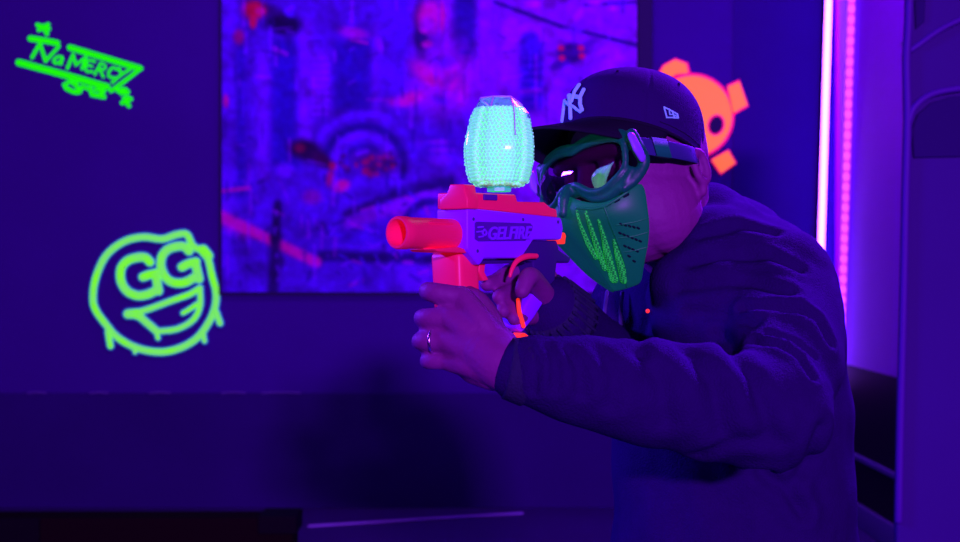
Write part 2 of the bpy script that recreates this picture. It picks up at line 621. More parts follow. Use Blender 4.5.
    blob(312, 197, 10, 8, (110, 0, 130), .5)
    seg(278, 204, 275, 240, 4.6, (20, 0, 76), .95)
    seg(276, 235, 273, 292, 6, (22, 0, 82), .9)
    blob(279, 262, 7, 7, (26, 0, 90), .7)
    for k in range(10):
        blob(rng.uniform(270, 281), rng.uniform(212, 288), 2, 3, (70, 20, 200), .5)
    # cables and debris, upper right
    seg(495, 2, 560, 26, 2.4, (24, 0, 110), .85)
    seg(560, 26, 640, 46, 2.4, (24, 0, 110), .85)
    seg(585, 5, 640, 2, 2, (34, 0, 130), .8)
    blob(578, 15, 8, 4, (140, 0, 215), .6, -55)
    blob(595, 3, 7, 3, (140, 0, 215), .6)
    blob(613, 8, 6, 3, (150, 0, 205), .6)
    blob(533, 4, 8, 4, (150, 0, 210), .6)
    blob(574, 30, 9, 6, (96, 10, 235), .6)
    for k in range(60):
        cx, cy = rng.uniform(224, 636), rng.uniform(-68, 290)
        blob(cx, cy, rng.uniform(2, 8), rng.uniform(2, 10), ((30, 0, 130), (66, 0, 220), (110, 0, 215), (40, 0, 190))[k % 4], .2, rng.uniform(-60, 60), 1.2)
    for k in range(150):
        cx, cy, ln = rng.uniform(224, 636), rng.uniform(-60, 270), rng.uniform(6, 34)
        seg(cx, cy, cx + rng.uniform(-1, 1), cy + ln, rng.uniform(.9, 2.4), ((100, 12, 250), (28, 0, 135), (118, 0, 225), (70, 0, 235), (40, 0, 150))[k % 5], .42)
    for k in range(40):
        cx, cy = rng.uniform(224, 636), rng.uniform(-60, 280)
        seg(cx, cy, cx + rng.uniform(-22, 22), cy + rng.uniform(-5, 5), rng.uniform(.9, 2), ((100, 12, 250), (28, 0, 125), (135, 0, 205))[k % 3], .4)
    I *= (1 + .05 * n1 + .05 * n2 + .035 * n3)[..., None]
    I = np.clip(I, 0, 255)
    c = I / 255
    L = np.where(c <= .04045, c / 12.92, ((c + .055) / 1.055) ** 2.4)
    # what the ink must reflect under the violet lamps
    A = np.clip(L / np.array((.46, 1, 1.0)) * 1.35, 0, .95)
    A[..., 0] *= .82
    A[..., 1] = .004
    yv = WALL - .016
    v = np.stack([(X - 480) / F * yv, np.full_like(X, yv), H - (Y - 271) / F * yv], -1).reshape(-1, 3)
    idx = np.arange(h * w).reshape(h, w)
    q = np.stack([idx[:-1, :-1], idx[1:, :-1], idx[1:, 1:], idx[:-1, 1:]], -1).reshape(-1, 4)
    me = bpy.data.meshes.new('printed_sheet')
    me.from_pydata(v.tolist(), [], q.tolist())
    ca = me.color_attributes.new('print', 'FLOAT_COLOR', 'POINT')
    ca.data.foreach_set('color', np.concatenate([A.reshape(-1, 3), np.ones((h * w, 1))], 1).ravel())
    mt = bpy.data.materials.new('printed_scene')
    mt.use_nodes = True
    nt = mt.node_tree
    at = nt.nodes.new('ShaderNodeAttribute')
    at.attribute_name = 'print'
    b = nt.nodes['Principled BSDF']
    b.inputs['Roughness'].default_value = .7
    b.inputs['Specular IOR Level'].default_value = .1
    nt.links.new(at.outputs['Color'], b.inputs['Base Color'])
    me.materials.append(mt)
    root = empty('mural', P(430, 292, WALL - .016))
    sh = bpy.data.objects.new('printed_sheet', me)
    COL.objects.link(sh)
    adopt(sh, root)
    a0, a1 = (222 - 480) / F * yv, (637 - 480) / F * yv
    zb, zt = H - (292 - 271) / F * yv, H - (-70 - 271) / F * yv
    fr = MB()
    fr.box(a0 - .014, a0, yv - .008, WALL, zb - .014, zt + .014)
    fr.box(a1, a1 + .004, yv - .008, WALL, zb - .014, zt + .014)
    fr.box(a0, a1, yv - .008, WALL, zb - .014, zb)
    fr.box(a0, a1, yv - .008, WALL, zt, zt + .014)
    fr.build('frame', M['frame'], root, smooth=False)
    tag(root, 'large printed mural of a blue and pink futuristic battle on the back wall', 'mural')


mural()

# ------------------------------------------------------------------ glowing wall signs


def wstroke(mb, pts, w, y=WALL, t=.006, sub=4, k_w=1.1):
    r = w * k_w / 2 / F * y
    q = [P(a, b, y - .002) for a, b in pts]
    mb.tube(q, r, seg=12, flat=t / r, up=(0, -1, 0), sub=sub)


# slogan sign
root = empty('graffiti_sign', P(80, 84, WALL))
tag(root, 'green glowing slanted NO MERCY lettering between two bars, upper left wall', 'wall sign')
for pts, w in (([(30.5, 38.5), (44, 40.5), (57, 43)], 6.4), ([(70, 47.5), (105, 58), (140, 68.5)], 6.6), ([(19, 62.5), (63, 74.5), (107, 87)], 7.4), ([(140, 69), (126, 80), (111, 91)], 4.4)):
    mb = MB()
    wstroke(mb, pts, w, k_w=.92)
    mb.build('bar', M['uvgreen'], root)
mb = MB()
O, AX, UP = Vector((32, 57.5)), Vector((.965, .262)), Vector((.34, -1.0))


def L2(u, v):
    q = O + AX * u + UP * v
    return (q.x, q.y)


for pts, w in (([(0, 0), (3, 15)], 4.2), ([(3, 15), (14, 0)], 4.2), ([(14, 0), (22, 17)], 3.8),
               ([(28, 8), (24, 7), (21.5, 3), (24, .5), (28, 3), (29, 8), (29.5, 1)], 3.2),
               ([(37, -1), (38, 13)], 3.8), ([(38, 13), (44, 4)], 3.2), ([(44, 4), (51, 14)], 3.2), ([(51, 14), (51, 2)], 3.4),
               ([(61, 12), (54, 11), (55, 1.5), (62, 2)], 3.0), ([(55, 6.5), (60, 7)], 2.6),
               ([(65, 0), (67, 12)], 3.0), ([(67, 12), (72, 11), (72, 7), (67, 6)], 2.8), ([(68, 6), (74, 0)], 3.0),
               ([(85, 10), (80, 11), (77.5, 6), (79.5, 1.5), (84, 2)], 3.0),
               ([(86, 12), (90, 7)], 3.2), ([(98, 15), (90, 6), (84, -3)], 3.4)):
    wstroke(mb, [L2(*q) for q in pts], w, k_w=.80)
mb.build('lettering', M['uvgreen'], root)
mb = MB()
for pts, w in (([(64, 85), (70, 82), (75, 85)], 4), ([(66, 88), (74, 92), (79, 92)], 5), ([(76, 83), (78, 90)], 4.4), ([(82, 86), (80, 92)], 4), ([(83, 87), (89, 89)], 4),
               ([(90, 88), (92, 95)], 4.4), ([(95, 90), (100, 89), (104, 92)], 4), ([(94, 95), (104, 97)], 5), ([(99, 90), (103, 97)], 4)):
    wstroke(mb, pts, w, k_w=.92)
mb.build('small_lettering', M['uvgreen'], root)
for pp in (([(37.5, 25), (49, 29)], [(48, 24.5), (39, 30)], [(43, 26), (47, 34)]), ([(118, 91), (124, 89), (128, 92)], [(121, 93), (126, 93)]), ([(122, 103), (131, 99)], [(124, 98), (129, 106)], [(128, 97), (126, 103)])):
    mb = MB()
    for q in pp:
        wstroke(mb, q, 3.8)
    mb.build('star', M['uvgreen'], root)

# GG grin
root = empty('graffiti_sign', P(157, 355, WALL - .02))
tag(root, 'lime glowing round grinning face with GG for eyes on the left wall', 'wall sign')
ring = [(93, 298), (95.7, 278), (105.8, 256), (123, 242), (143, 237), (162, 239), (177, 234.5), (187, 234.5), (193, 246), (205, 252), (209, 262), (212, 276), (216, 292), (215, 307), (209, 322),
        (197, 338), (180, 348), (160, 352), (137, 348), (117, 337), (104, 322), (95.7, 310)]
G1 = [[(150, 262), (145, 257.5), (137, 257.5), (127, 261), (121, 269), (121, 281), (127, 291), (137, 295.5), (147, 294.5), (157, 290)], [(143, 277), (150, 274.5), (157, 273.5)], [(156, 273), (157, 282), (158.5, 291)]]
G2 = [[(189, 251), (184, 246.5), (176, 246.5), (167, 250), (161.5, 258), (161.5, 269), (167, 279), (176, 283), (186, 282), (195, 277)], [(182, 267), (189, 263.5), (196, 262)], [(195, 262), (197, 270), (199, 279)]]
grin = [([(127, 314), (146, 310), (169, 301.5), (189, 294.5), (200, 288)], 5.2), ([(200, 288), (200, 306), (193, 320), (177, 329), (157, 331.5)], 5), ([(157, 331.5), (146, 322), (138, 316), (127, 314)], 6.4),
        ([(183, 313), (190, 309), (197, 304)], 4), ([(128, 314), (140, 313)], 8), ([(156, 331), (158, 338)], 4)]
for k in (0, 1):
    nm = ('', '_rim')[k]
    mt = (M['uvlime'], M['uvcyan'])[k]
    dy = (.004, -.001)[k]
    ex = (0, 3.0)[k]
    mb = MB()
    mb.tube([P(a, b, WALL - .014 - dy) for a, b in ring], (6.6 + ex) / 2 / F * WALL, seg=12, flat=.22, up=(0, -1, 0), closed=True, sub=4)
    for pts, w in (([(108, 332), (110.5, 346)], 5.4), ([(216, 312), (220, 323)], 5.4), ([(203, 332), (204.5, 341)], 4.4), ([(203, 250), (208, 256)], 9), ([(135, 347), (135, 352)], 4)):
        wstroke(mb, pts, w + ex, WALL - .012 - dy)
    mb.build('face_outline' + nm, mt, root)
    for G in (G1, G2):
        mb = MB()
        for pts in G:
            wstroke(mb, pts, 7.6 + ex, WALL - .012 - dy)
        mb.build('letter' + nm, mt, root)
    mb = MB()
    for pts, w in grin:
        wstroke(mb, pts, w + ex, WALL - .012 - dy)
    mb.build('grin' + nm, mt, root)

# orange skull
root = empty('graffiti_sign', P(693, 172, WALL))
tag(root, 'orange glowing round skull emblem on the wall behind the cap', 'wall sign')


def disc(cx, cy, rx, ry, y, t, n=48, ang=0):
    q = math.radians(ang)
    return [P(cx + rx * math.cos(a) * math.cos(q) - ry * math.sin(a) * math.sin(q), cy + rx * math.cos(a) * math.sin(q) + ry * math.sin(a) * math.cos(q), y)
            for a in [2 * math.pi * i / n for i in range(n)]]


mb = MB().prism(disc(692, 116, 42.5, 43, WALL - .007, 0), (0, -.003, 0))
mb.build('skull_rim', M['uvpink'], root, smooth=False)
mb = MB().prism(disc(692, 116, 39.5, 40, WALL - .010, 0), (0, -.005, 0))
mb.build('skull', M['uvorange'], root, smooth=False, bevel=.002)
for cx in (716, 674):
    MB().prism(disc(cx, 125, 8.8, 11, WALL - .0152, 0, ang=15), (0, -.0008, 0)).build('eye_rim', M['uvpink'], root, smooth=False)
    MB().prism(disc(cx, 125, 6.6, 8.8, WALL - .0162, 0, ang=15), (0, -.001, 0)).build('eye', M['frame'], root, smooth=False)
for pts in ([(659, 75), (664, 66), (675, 60), (686, 64), (688, 73), (676, 74), (667, 80)], [(728, 87), (739, 82), (747, 105), (733, 113)], [(712, 160), (728, 151), (735, 163), (721, 173)],
            [(650, 158), (664, 152), (672, 166), (658, 172)]):
    c = Vector((sum(p[0] for p in pts) / len(pts), sum(p[1] for p in pts) / len(pts)))
    big = [c + (Vector(p) - c) * 1.18 for p in pts]
    bn = MB().prism([P(*p, WALL - .010) for p in pts], (0, -.005, 0)).build('crossbone', M['uvorange'], root, smooth=False, bevel=.004)
    MB().prism([P(p.x, p.y, WALL - .007) for p in big], (0, -.003, 0)).build('crossbone_rim', M['uvpink'], bn, smooth=False, bevel=.004)

# ------------------------------------------------------------------ light strips
d = WALL - .03
root = empty('tube_light', P(817, 395, d))
tag(root, 'bright white violet upright light tube in the wall corner', 'light')
MB().tube([P(830.5, -60, d), P(817, 385, d)], .0145, seg=14, sub=2).build('tube', M['tube_white'], root)
mb = MB()
a, b = P(830.5, -60, d + .018), P(817, 385, d + .018)
mb.tube([a, b], .02, seg=8, flat=.5, up=(0, -1, 0), sub=2, caps=False)
mb.tube([P(825.6, -60, d + .012), P(812.2, 385, d + .012)], .026, seg=8, flat=.16, up=(1, 0, 0), sub=2, caps=False)  # added fin, keeps the tube's light off the back wall
mb.build('channel_baffle', M['black'], root)
for e in ((831.2, -80), (816.5, 392)):
    MB().tube([P(e[0], e[1] - 6, d), P(e[0], e[1] + 6, d)], .02, seg=12, sub=1).build('end_cap', M['black'], root)

xs = WX - .012


def side(py, px):
    return None


def strip_pt(t):               # t 0..1 down the strip, on the side wall near the corner
    A, B = P(854.3, -60, 5.86), P(841, 375, 6.07)
    return A.lerp(B, t)


root = empty('led_strip', strip_pt(1))
tag(root, 'pink violet beaded light strip on the side wall right of the tube', 'light')
MB().tube([strip_pt(0), strip_pt(1)], .021, seg=10, sub=2, flat=.6, up=(-.6, -.8, 0)).build('carrier', M['led_base'], root)
led = MB().ball((0, 0, 0), (.019, .014, .019), nu=10, nv=6).build('led', M['led'], None)
NL = 42
for i in range(NL):
    o = led if i == 0 else led.copy()
    if i:
        COL.objects.link(o)
    o.location = strip_pt((i + .5) / NL) + Vector((-.004, -.008, 0))
    adopt(o, root)
# small fittings on the lit wall
mb = MB()
c = P(905, 58, 5.14)
mb.ball(c, (.012, .02, .03))
mb.tube([c + Vector((0, 0, .03)), c + Vector((-.012, -.01, .055))], .008, seg=8)
tag(mb.build('wall_hook', M['edge']), 'small hook on the lit side wall beside the padded panel', 'hook')

# ------------------------------------------------------------------ floor strip, platform, padded panel
A, B = P(310, 527, 5.72), P(521, 513, 6.02)
A.z = B.z = .006
mb = MB().tube([A, B], .014, seg=8, flat=.45, up=(0, 0, 1), sub=1)
tag(mb.build('floor_strip', M['strip_metal']), 'thin pale metal strip lying on the floor before the back wall', 'strip')

root = empty('low_platform', P(140, 560, 5.0) * 1)
root.location.z = 0
D = 5.2
xr = (294 - 480) / F * D
zt = H - 240 / F * (D + .16)
MB().box(-2.6, xr - .005, D, D + .16, 0, zt).build('body', M['platform'], root, smooth=False, bevel=.006)
MB().box(xr - .14, xr + .012, D - .012, D + .17, zt - .06, zt + .010).build('end_cap', M['black'], root, smooth=False, bevel=.005)
MB().box(-2.6, xr - .99, D - .012, D, 0, zt).build('dark_end_panel', M['black'], root, smooth=False)
tag(root, 'low black platform standing on the floor at lower left', 'platform')

root = empty('padded_panel', (1.2, 3.0, 0))
tag(root, 'tall dark padded panel with curved mouldings at the right edge', 'panel')
D = 3.0


def pp(px, py, dd=D):
    return P(px, py, dd)


yb = 271 + H / D * F
out = [(909, -60), (907, 20), (905, 60), (906, 120), (904, 200), (902, 300), (899, 420), (897, 520), (894, yb - 2), (1060, yb - 2), (1060, -60)]
mb = MB().prism([pp(*q) for q in out], (0, .03, 0))
mb.build('body', M['panel'], root, smooth=False, bevel=.008)
mb = MB().tube([pp(a + 2, b, D - .004) for a, b in out[:8]], [.009] * 8, seg=12)
mb.build('edge_piping', M['panel_lip'], root)
mb = MB().tube([pp(909, 122, D - .004), pp(914, 108, D - .008), pp(928, 96, D - .01), (pp(948, 90, D - .01)), pp(985, 86, D - .01)], [.008] * 5, seg=12)
mb.tube([pp(911, 50, D - .004), pp(920, 44, D - .008), pp(940, 30, D - .01), pp(965, 18, D - .01), pp(1000, 8, D - .01)], [.007] * 5, seg=12)
mb.build('arched_piping', M['panel_lip'], root)
mb = MB().prism([pp(*q, D - .002) for q in [(913, 158), (911, 130), (917, 114), (930, 103), (950, 97), (1000, 93), (1060, 92), (1060, 152), (960, 157)]], (0, -.006, 0))
mb.build('arched_inset', M['panel_dark'], root, smooth=False, bevel=.004)
mb = MB().prism([pp(*q, D - .001) for q in [(914, 0), (925, -2), (924, 22), (915, 30)]], (0, -.005, 0))
mb.build('top_notch', M['panel_dark'], root, smooth=False, bevel=.003)

# ------------------------------------------------------------------ the blaster
ga = Vector((-math.sin(math.radians(43)), -math.cos(math.radians(43)), 0))   # muzzle direction
gn = Vector((-ga.y, ga.x, 0)) * 1.0
gn = Vector((0, 0, 1)).cross(ga)
S0 = P(467, 222, 1.40)
GM = Matrix(((ga.x, gn.x, 0, S0.x), (ga.y, gn.y, 0, S0.y), (0, 0, 1, S0.z), (0, 0, 0, 1)))
GI = GM.inverted()
W = .0458


def g(px, py, Y=0.0):
    """pixel -> local point on the blaster's plane y = Y"""
    r = ray(px, py)
    o = GI @ CAM
    dd = GI.to_3x3() @ r
    t = (Y - o.y) / dd.y
    return o + dd * t


def gx(px, py, s):
    """pixel -> local point on the plane x = s (cross section)"""
    r = ray(px, py)
    o = GI @ CAM
    dd = GI.to_3x3() @ r
    t = (s - o.x) / dd.x
    return o + dd * t


def gpr(mb, pts, Y0=0.0, Y1=-W, Yp=0.0):
    loc = [g(a, b, Yp) for a, b in pts]
    return mb.prism([Vector((p.x, Y0, p.z)) for p in loc], (0, Y1 - Y0, 0), GM)


gun = empty('toy_blaster', GM @ Vector((-.07, -W / 2, -.05)))
tag(gun, 'lilac and orange toy gel blaster held up by the masked person', 'toy gun')
mb = MB()
gpr(mb, [(467, 207.5), (500, 211), (562, 217.5), (564, 228), (562, 240), (534, 240), (522, 258.5), (485, 258.5), (480, 266), (476, 261), (467, 250)])
mb.build('shell', M['shell'], gun, smooth='auto', bevel=.003)
# plate + lettering
mb = MB()
gpr(mb, [(474.5, 223), (476.5, 221.5), (530, 223.3), (532.5, 226), (531.5, 231), (525, 241), (478, 241.5), (474.5, 239)], .0009, -.002)
plate = mb.build('name_plate', M['plate'], gun, smooth=False, bevel=.0006)


def text_on_gun(txt, p0, p1, hgt, sh=.25):
    cu = bpy.data.curves.new('t', 'FONT')
    cu.body = txt
    cu.extrude = .5
    cu.shear = sh
    cu.offset = .022
    cu.space_character = 1.02
    ob = bpy.data.objects.new('t', cu)
    COL.objects.link(ob)
    dg = bpy.context.evaluated_depsgraph_get()
    dg.update()
    me = bpy.data.meshes.new_from_object(ob.evaluated_get(dg), depsgraph=dg)
    vs = np.array([v.co[:] for v in me.vertices])
    vs[:, 0] -= vs[:, 0].min()
    vs[:, :2] /= np.array((vs[:, 0].max(), vs[:, 1].max()))
    a, b = g(*p0), g(*p1)
    mb = MB()
    v = []
    for x, y, z in vs:
        q = a.lerp(b, x)
        v.append(GM @ Vector((q.x, .0012 + (.0016 if z > 0 else 0), q.z + y * hgt)))
    mb.add(v, [tuple(p.vertices) for p in me.polygons])
    COL.objects.unlink(ob)
    bpy.data.objects.remove(ob)
    return mb


text_on_gun('GELFIRE', (487, 239.6), (530.5, 238.4), .0138).build('lettering', M['letter'], plate, smooth=False)
mb = MB()
for pts in ([(477, 227.5), (482, 227)], [(476, 232), (481, 231.5)], [(478, 237), (482, 236.5)], [(483.5, 229.5), (485.5, 232.5), (483.5, 235.5), (481.5, 232.5), (483.5, 229.5)]):
    q = [GM @ Vector((g(a, b).x, .0016, g(a, b).z)) for a, b in pts]
    mb.tube(q, .0011, seg=8)
mb.build('emblem', M['letter'], plate)
for px, py in ((473.5, 219), (523, 219.5), (477.5, 251), (558, 222)):
    q = g(px, py)
    MB().lathe([(0, .0008), (.0012, .0008), (.0019, .0003), (.0019, -.002)], GM @ Matrix.Translation((q.x, 0, q.z)) @ Matrix.Rotation(-math.pi / 2, 4, 'X'), 16).build('screw', M['screw'], gun)
# front face of the shell, slightly proud bezel round the barrel
cz = g(467, 238).z
# front sight and top rail
mb = MB()
top = [gx(449.5, 184.2, .004), gx(463.5, 184.2, .004), gx(465, 193, .004), gx(467, 198, .004), gx(467, 208.5, .004), gx(438.5, 209.5, .004), gx(439.5, 199.5, .004), gx(447, 193, .004)]
mb.prism([Vector((.004, p.y, p.z)) for p in top], (-.018, 0, 0), GM)
mb.build('front_sight', M['orange'], gun, smooth='auto', bevel=.0015)
mb = MB()
gpr(mb, [(466, 191.5), (485, 193), (518, 194.3), (520, 201.5), (547, 202), (553, 207.5), (559, 209), (560, 217.5), (500, 211), (466, 208)], -.003, -W + .003)
mb.build('top_rail', M['orange'], gun, smooth='auto', bevel=.002)
mb = MB()
gpr(mb, [(485, 194), (498.5, 194.5), (498.5, 200.5), (485, 200)], -.001, -.006)
mb.build('feed_port', M['plate'], gun, smooth=False, bevel=.001)
# barrel
bc = gx(410, 233, .060)
bY, bZ = -W / 2, bc.z
bm_ = GM @ Matrix.Translation((0, bY, bZ)) @ Matrix.Rotation(math.pi / 2, 4, 'Y')
R0 = .0170
mb = MB().lathe([(.0128, -.01), (.0128, .076), (.0140, .080), (R0 - .001, .080), (R0, .078), (R0, .067), (R0 - .0007, .065), (R0 - .0007, .0), (R0 + .0012, -.001), (R0 + .0012, -.01)], bm_, 40)
barrel = mb.build('barrel', M['orange'], gun, smooth='auto')
MB().lathe([(.0, .018), (.0126, .018), (.0126, .016)], bm_, 32).build('muzzle_plug', M['orange'], barrel, smooth='auto')
for q in (40, -75):
    a = math.radians(q)
    MB().tube([bm_ @ Vector(((R0 - .0002) * -math.sin(a), (R0 - .0002) * math.cos(a), z)) for z in (.012, .045)], .0012, seg=8, sub=1).build('rib', M['orange'], barrel)
# front grip
mb = MB()
pts = [(437.5, 252), (466, 249.5), (474, 261), (473, 276), (466, 292), (462, 372), (442, 372), (438.5, 292)]
loc = [gx(a, b, -.012) for a, b in [(437.5, 252), (467.5, 250), (469, 292), (464, 365), (444, 365), (440, 292)]]
mb.prism([Vector((.002, p.y, p.z)) for p in loc], (-.034, 0, 0), GM)
mb.build('front_grip', M['orange'], gun, smooth='auto', bevel=.007)
mb = MB()
gpr(mb, [(437, 249), (440, 251.5), (470, 253), (470, 250), (462, 247)], -.004, -W + .004)
mb.build('grip_collar', M['orange'], gun, smooth='auto', bevel=.001)
# lower receiver, guard, trigger
mb = MB()
gpr(mb, [(534, 240.5), (560, 240.5), (562, 250), (574, 258), (572, 263), (560, 262), (556, 296), (538, 296), (536, 262), (523, 259)], -.004, -W + .004)
mb.build('receiver', M['gunblack'], gun, smooth='auto', bevel=.002)
mb = MB()
gpr(mb, [(485, 259), (536, 259), (534, 263), (489, 264), (478, 275), (479, 290), (496, 294.5), (496, 297.5), (476, 293.5), (473, 273)], -.012, -W + .012)
mb.build('trigger_guard', M['gunblack'], gun, smooth='auto', bevel=.001)
mb = MB()
gpr(mb, [(492, 262), (498, 262), (497, 272), (501, 280), (496, 281), (491, 272)], -.018, -W + .018)
mb.build('trigger', M['orange'], gun, smooth='auto', bevel=.001)
# rear grip with orange stripe
mb = MB()
gpr(mb, [(538, 288), (552, 287), (549, 297), (536, 318), (524, 333), (517, 327), (528, 303)], -.002, -W + .006)
mb.build('rear_grip', M['shell'], gun, smooth='auto', bevel=.003)
mb = MB()
mb.tube([GM @ g(a, b, .001) for a, b in ((536, 256), (526, 256.5), (517, 261), (512, 269), (510, 276))], [.0030, .0034, .003, .0024, .0018], seg=10)
mb.build('grip_trim', M['orange'], gun)
mb = MB()
mb.tube([GM @ g(a, b, .002) for a, b in ((518, 300), (519.5, 312), (523.5, 326))], [.0022, .0026, .0024], seg=10)
mb.build('grip_trim', M['orange_hot'], gun)
mb = MB()
gpr(mb, [(517, 335), (522, 332.5), (527, 336), (526, 341), (518, 341.5)], .004, -.012)
mb.build('grip_end_button', M['orange_hot'], gun, smooth='auto', bevel=.0015)
mb = MB()
gpr(mb, [(559.5, 232.5), (566, 232.5), (567, 236), (566, 244), (560, 244)], -.001, -.02)
mb.build('rear_button', M['orange_hot'], gun, smooth='auto', bevel=.0015)
# hopper: faceted clear bottle
hb = g(499, 190.5, -W / 2)
HS = 1.475 / F


def hz(py):
    return hb.z + (190.5 - py) * HS


hc = GM @ Matrix.Translation((hb.x, -W / 2, 0))
tilt = Matrix.Shear('XZ', 4, (0, 0)) if False else Matrix.Identity(4)
prof = [(11.5, 191), (11.5, 188), (24, 186), (31, 182.5), (33.5, 176), (36.2, 162), (36.8, 149), (35.5, 138), (31.5, 117), (28, 109), (22, 99), (20, 97.6), (0.001, 97)]


def hshift(py):
    return .0035 * max(0, (150 - py) / 53)


def hop_ring(rp, py, n=8, grow=0.0):
    """octagonal ring; the crown slopes down towards the rear"""
    t = max(0, (150 - py) / 53)
    z = hz(py)
    out_ = []
    for k in range(n):
        q = 2 * math.pi * (k + .5) / n
        x, y = (rp + grow) * HS * math.cos(q), (rp + grow) * HS * math.sin(q)
        zz = z - (max(0, -x) * .9 * (t - .7) / .3 if t > .7 else 0)
        out_.append(hc @ Vector((x - hshift(py), y, zz)))
    return out_


mb = MB()
v, f = [], []
for rp, py in prof:
    v += hop_ring(rp, py)
n = 8
for i in range(len(prof) - 1):
    for k in range(n):
        l = (k + 1) % n
        f.append((i * n + k, i * n + l, (i + 1) * n + l, (i + 1) * n + k))
mb.add(v, f)
hop = mb.build('hopper', M['clear'], gun, smooth='auto', bevel=.0015)
mb = MB()
v, f = [], []
for rp, py in ((12.6, 191.5), (12.6, 187.5), (20, 185)):
    v += hop_ring(rp, py)
for i in range(2):
    for k in range(n):
        l = (k + 1) % n
        f.append((i * n + k, i * n + l, (i + 1) * n + l, (i + 1) * n + k))
mb.add(v, f)
mb.build('hopper_neck', M['gel_cap'], hop, smooth='auto')
mb = MB()
for k_ in (0, 1):
    mb.tube([hop_ring(22.2, 99)[k_], hop_ring(28.2, 109)[k_], hop_ring(31.8, 117)[k_], hop_ring(35.6, 138)[k_]][:(2, 4)[k_]], .0008, seg=6, sub=1)
mb.tube([hop_ring(22, 99)[k] for k in range(8)], .0011, seg=6, closed=True, sub=1)
mb.build('hopper_edge', M['pale_edge'], hop)
# beads
bm = bmesh.new()
bmesh.ops.create_icosphere(bm, subdivisions=1, radius=1)
bv = [v.co.copy() for v in bm.verts]
bf = [[v.index for v in fc.verts] for fc in bm.faces]
bm.free()
mb = MB()


def rad_at(py):
    q = prof[::-1]
    for (r1, a), (r0, b) in zip(q[:-1], q[1:]):
        if a <= py <= b:
            t = (py - a) / (b - a)
            return r1 * (1 - t) + r0 * t
    return 0


BR = 2.1
row = 0
py = 184.2
while py > 109:
    R = rad_at(py) - BR - .9
    n_ = max(1, int(2 * math.pi * R / (2 * BR)))
    for rr in ((R, R - 2 * BR) if py > 117 else (R, R - 2 * BR, R - 4 * BR, R - 6 * BR, R - 8 * BR)):
        if rr < 1:
            continue
        n_ = max(3, int(2 * math.pi * rr / (2 * BR)))
        for k in range(n_):
            q = 2 * math.pi * (k + .5 * (row % 2)) / n_
            # follow the octagon
            oct_ = math.cos(math.pi / 8) / math.cos(((q) % (math.pi / 4)) - math.pi / 8)
            rq = rr * oct_
            if py < 119 and math.cos(q) < -.4:
                continue
            c = hc @ Vector((rq * HS * math.cos(q) - hshift(py), rq * HS * math.sin(q), hz(py + random.uniform(-.5, .5))))
            s_ = BR * HS * random.uniform(.97, 1.1)
            mb.add([c + b * s_ * 1.12 for b in bv], bf)
    py -= BR * 1.6
    row += 1
v, f = [], []
cp = [(p[0] - 4.2, p[1]) for p in prof if 112 < p[1] < 185]
for rp, py in cp:
    v += hop_ring(max(rp, 3), py)
for i in range(len(cp) - 1):
    for k in range(n):
        l = (k + 1) % n
        f.append((i * n + k, i * n + l, (i + 1) * n + l, (i + 1) * n + k))
f.append(tuple((len(cp) - 1) * n + k for k in range(n)))
f.append(tuple(k for k in range(n)))
mb.add(v, f)
beads = mb.build('gel_beads', M['gel'])
tag(beads, 'glowing pale green gel beads filling the clear hopper on the blaster', 'gel beads', kind='stuff')

# ------------------------------------------------------------------ the person
hy, hp, hr = math.radians(40), math.radians(11), math.radians(11)


def frame(y, p, r):
    f0 = Vector((-math.cos(y), -math.sin(y), 0))
    l0 = Vector((math.sin(y), -math.cos(y), 0))
    u0 = Vector((0, 0, 1))
    f1 = f0 * math.cos(p) - u0 * math.sin(p)
    u1 = u0 * math.cos(p) + f0 * math.sin(p)
    u2 = u1 * math.cos(r) - l0 * math.sin(r)
    l2 = l0 * math.cos(r) + u1 * math.sin(r)
    return f1, l2, u2


def mframe(fr, c):
    a, b, u = fr
    return Matrix(((a.x, b.x, u.x, c.x), (a.y, b.y, u.y, c.y), (a.z, b.z, u.z, c.z), (0, 0, 0, 1)))


HC = P(637, 168, 1.64)
HMx = mframe(frame(hy, hp, hr), HC)
HI = HMx.inverted()


def hl(px, py, l):
    """pixel -> head-local point at side offset l"""
    o = HI @ CAM
    dd = HI.to_3x3() @ ray(px, py)
    t = (l - o.y) / dd.y
    return o + dd * t


def hw(p):
    return HMx @ Vector(p)


# body skin: head, ear, neck, torso core, arms and hands as one remeshed surface
mb = MB()
R3 = HMx.to_3x3()
mb.ball(HC + R3 @ Vector((-.012, 0, .02)), (.095, .075, .096), R3)
mb.ball(HC + R3 @ Vector((.022, 0, -.045)), (.072, .066, .072), R3)       # jaw and cheeks
mb.ball(HC + R3 @ Vector((.012, .034, -.058)), (.055, .040, .055), R3)     # full near cheek
mb.ball(HC + R3 @ Vector((.012, -.034, -.058)), (.055, .040, .055), R3)
mb.ball(HC + R3 @ Vector((.055, 0, -.085)), (.030, .032, .026), R3)        # chin
mb.tube([hw((.082, 0, .02)), hw((.094, 0, -.01)), hw((.104, 0, -.032))], [.010, .011, .014], seg=10)   # nose
mb.tube([hw((.080, -.018, -.062)), hw((.090, 0, -.062)), hw((.080, .018, -.062))], .007, seg=8)         # lips
mb.tube([hw((.078, -.05, .022)), hw((.088, 0, .026)), hw((.078, .05, .022))], .010, seg=8)               # brow
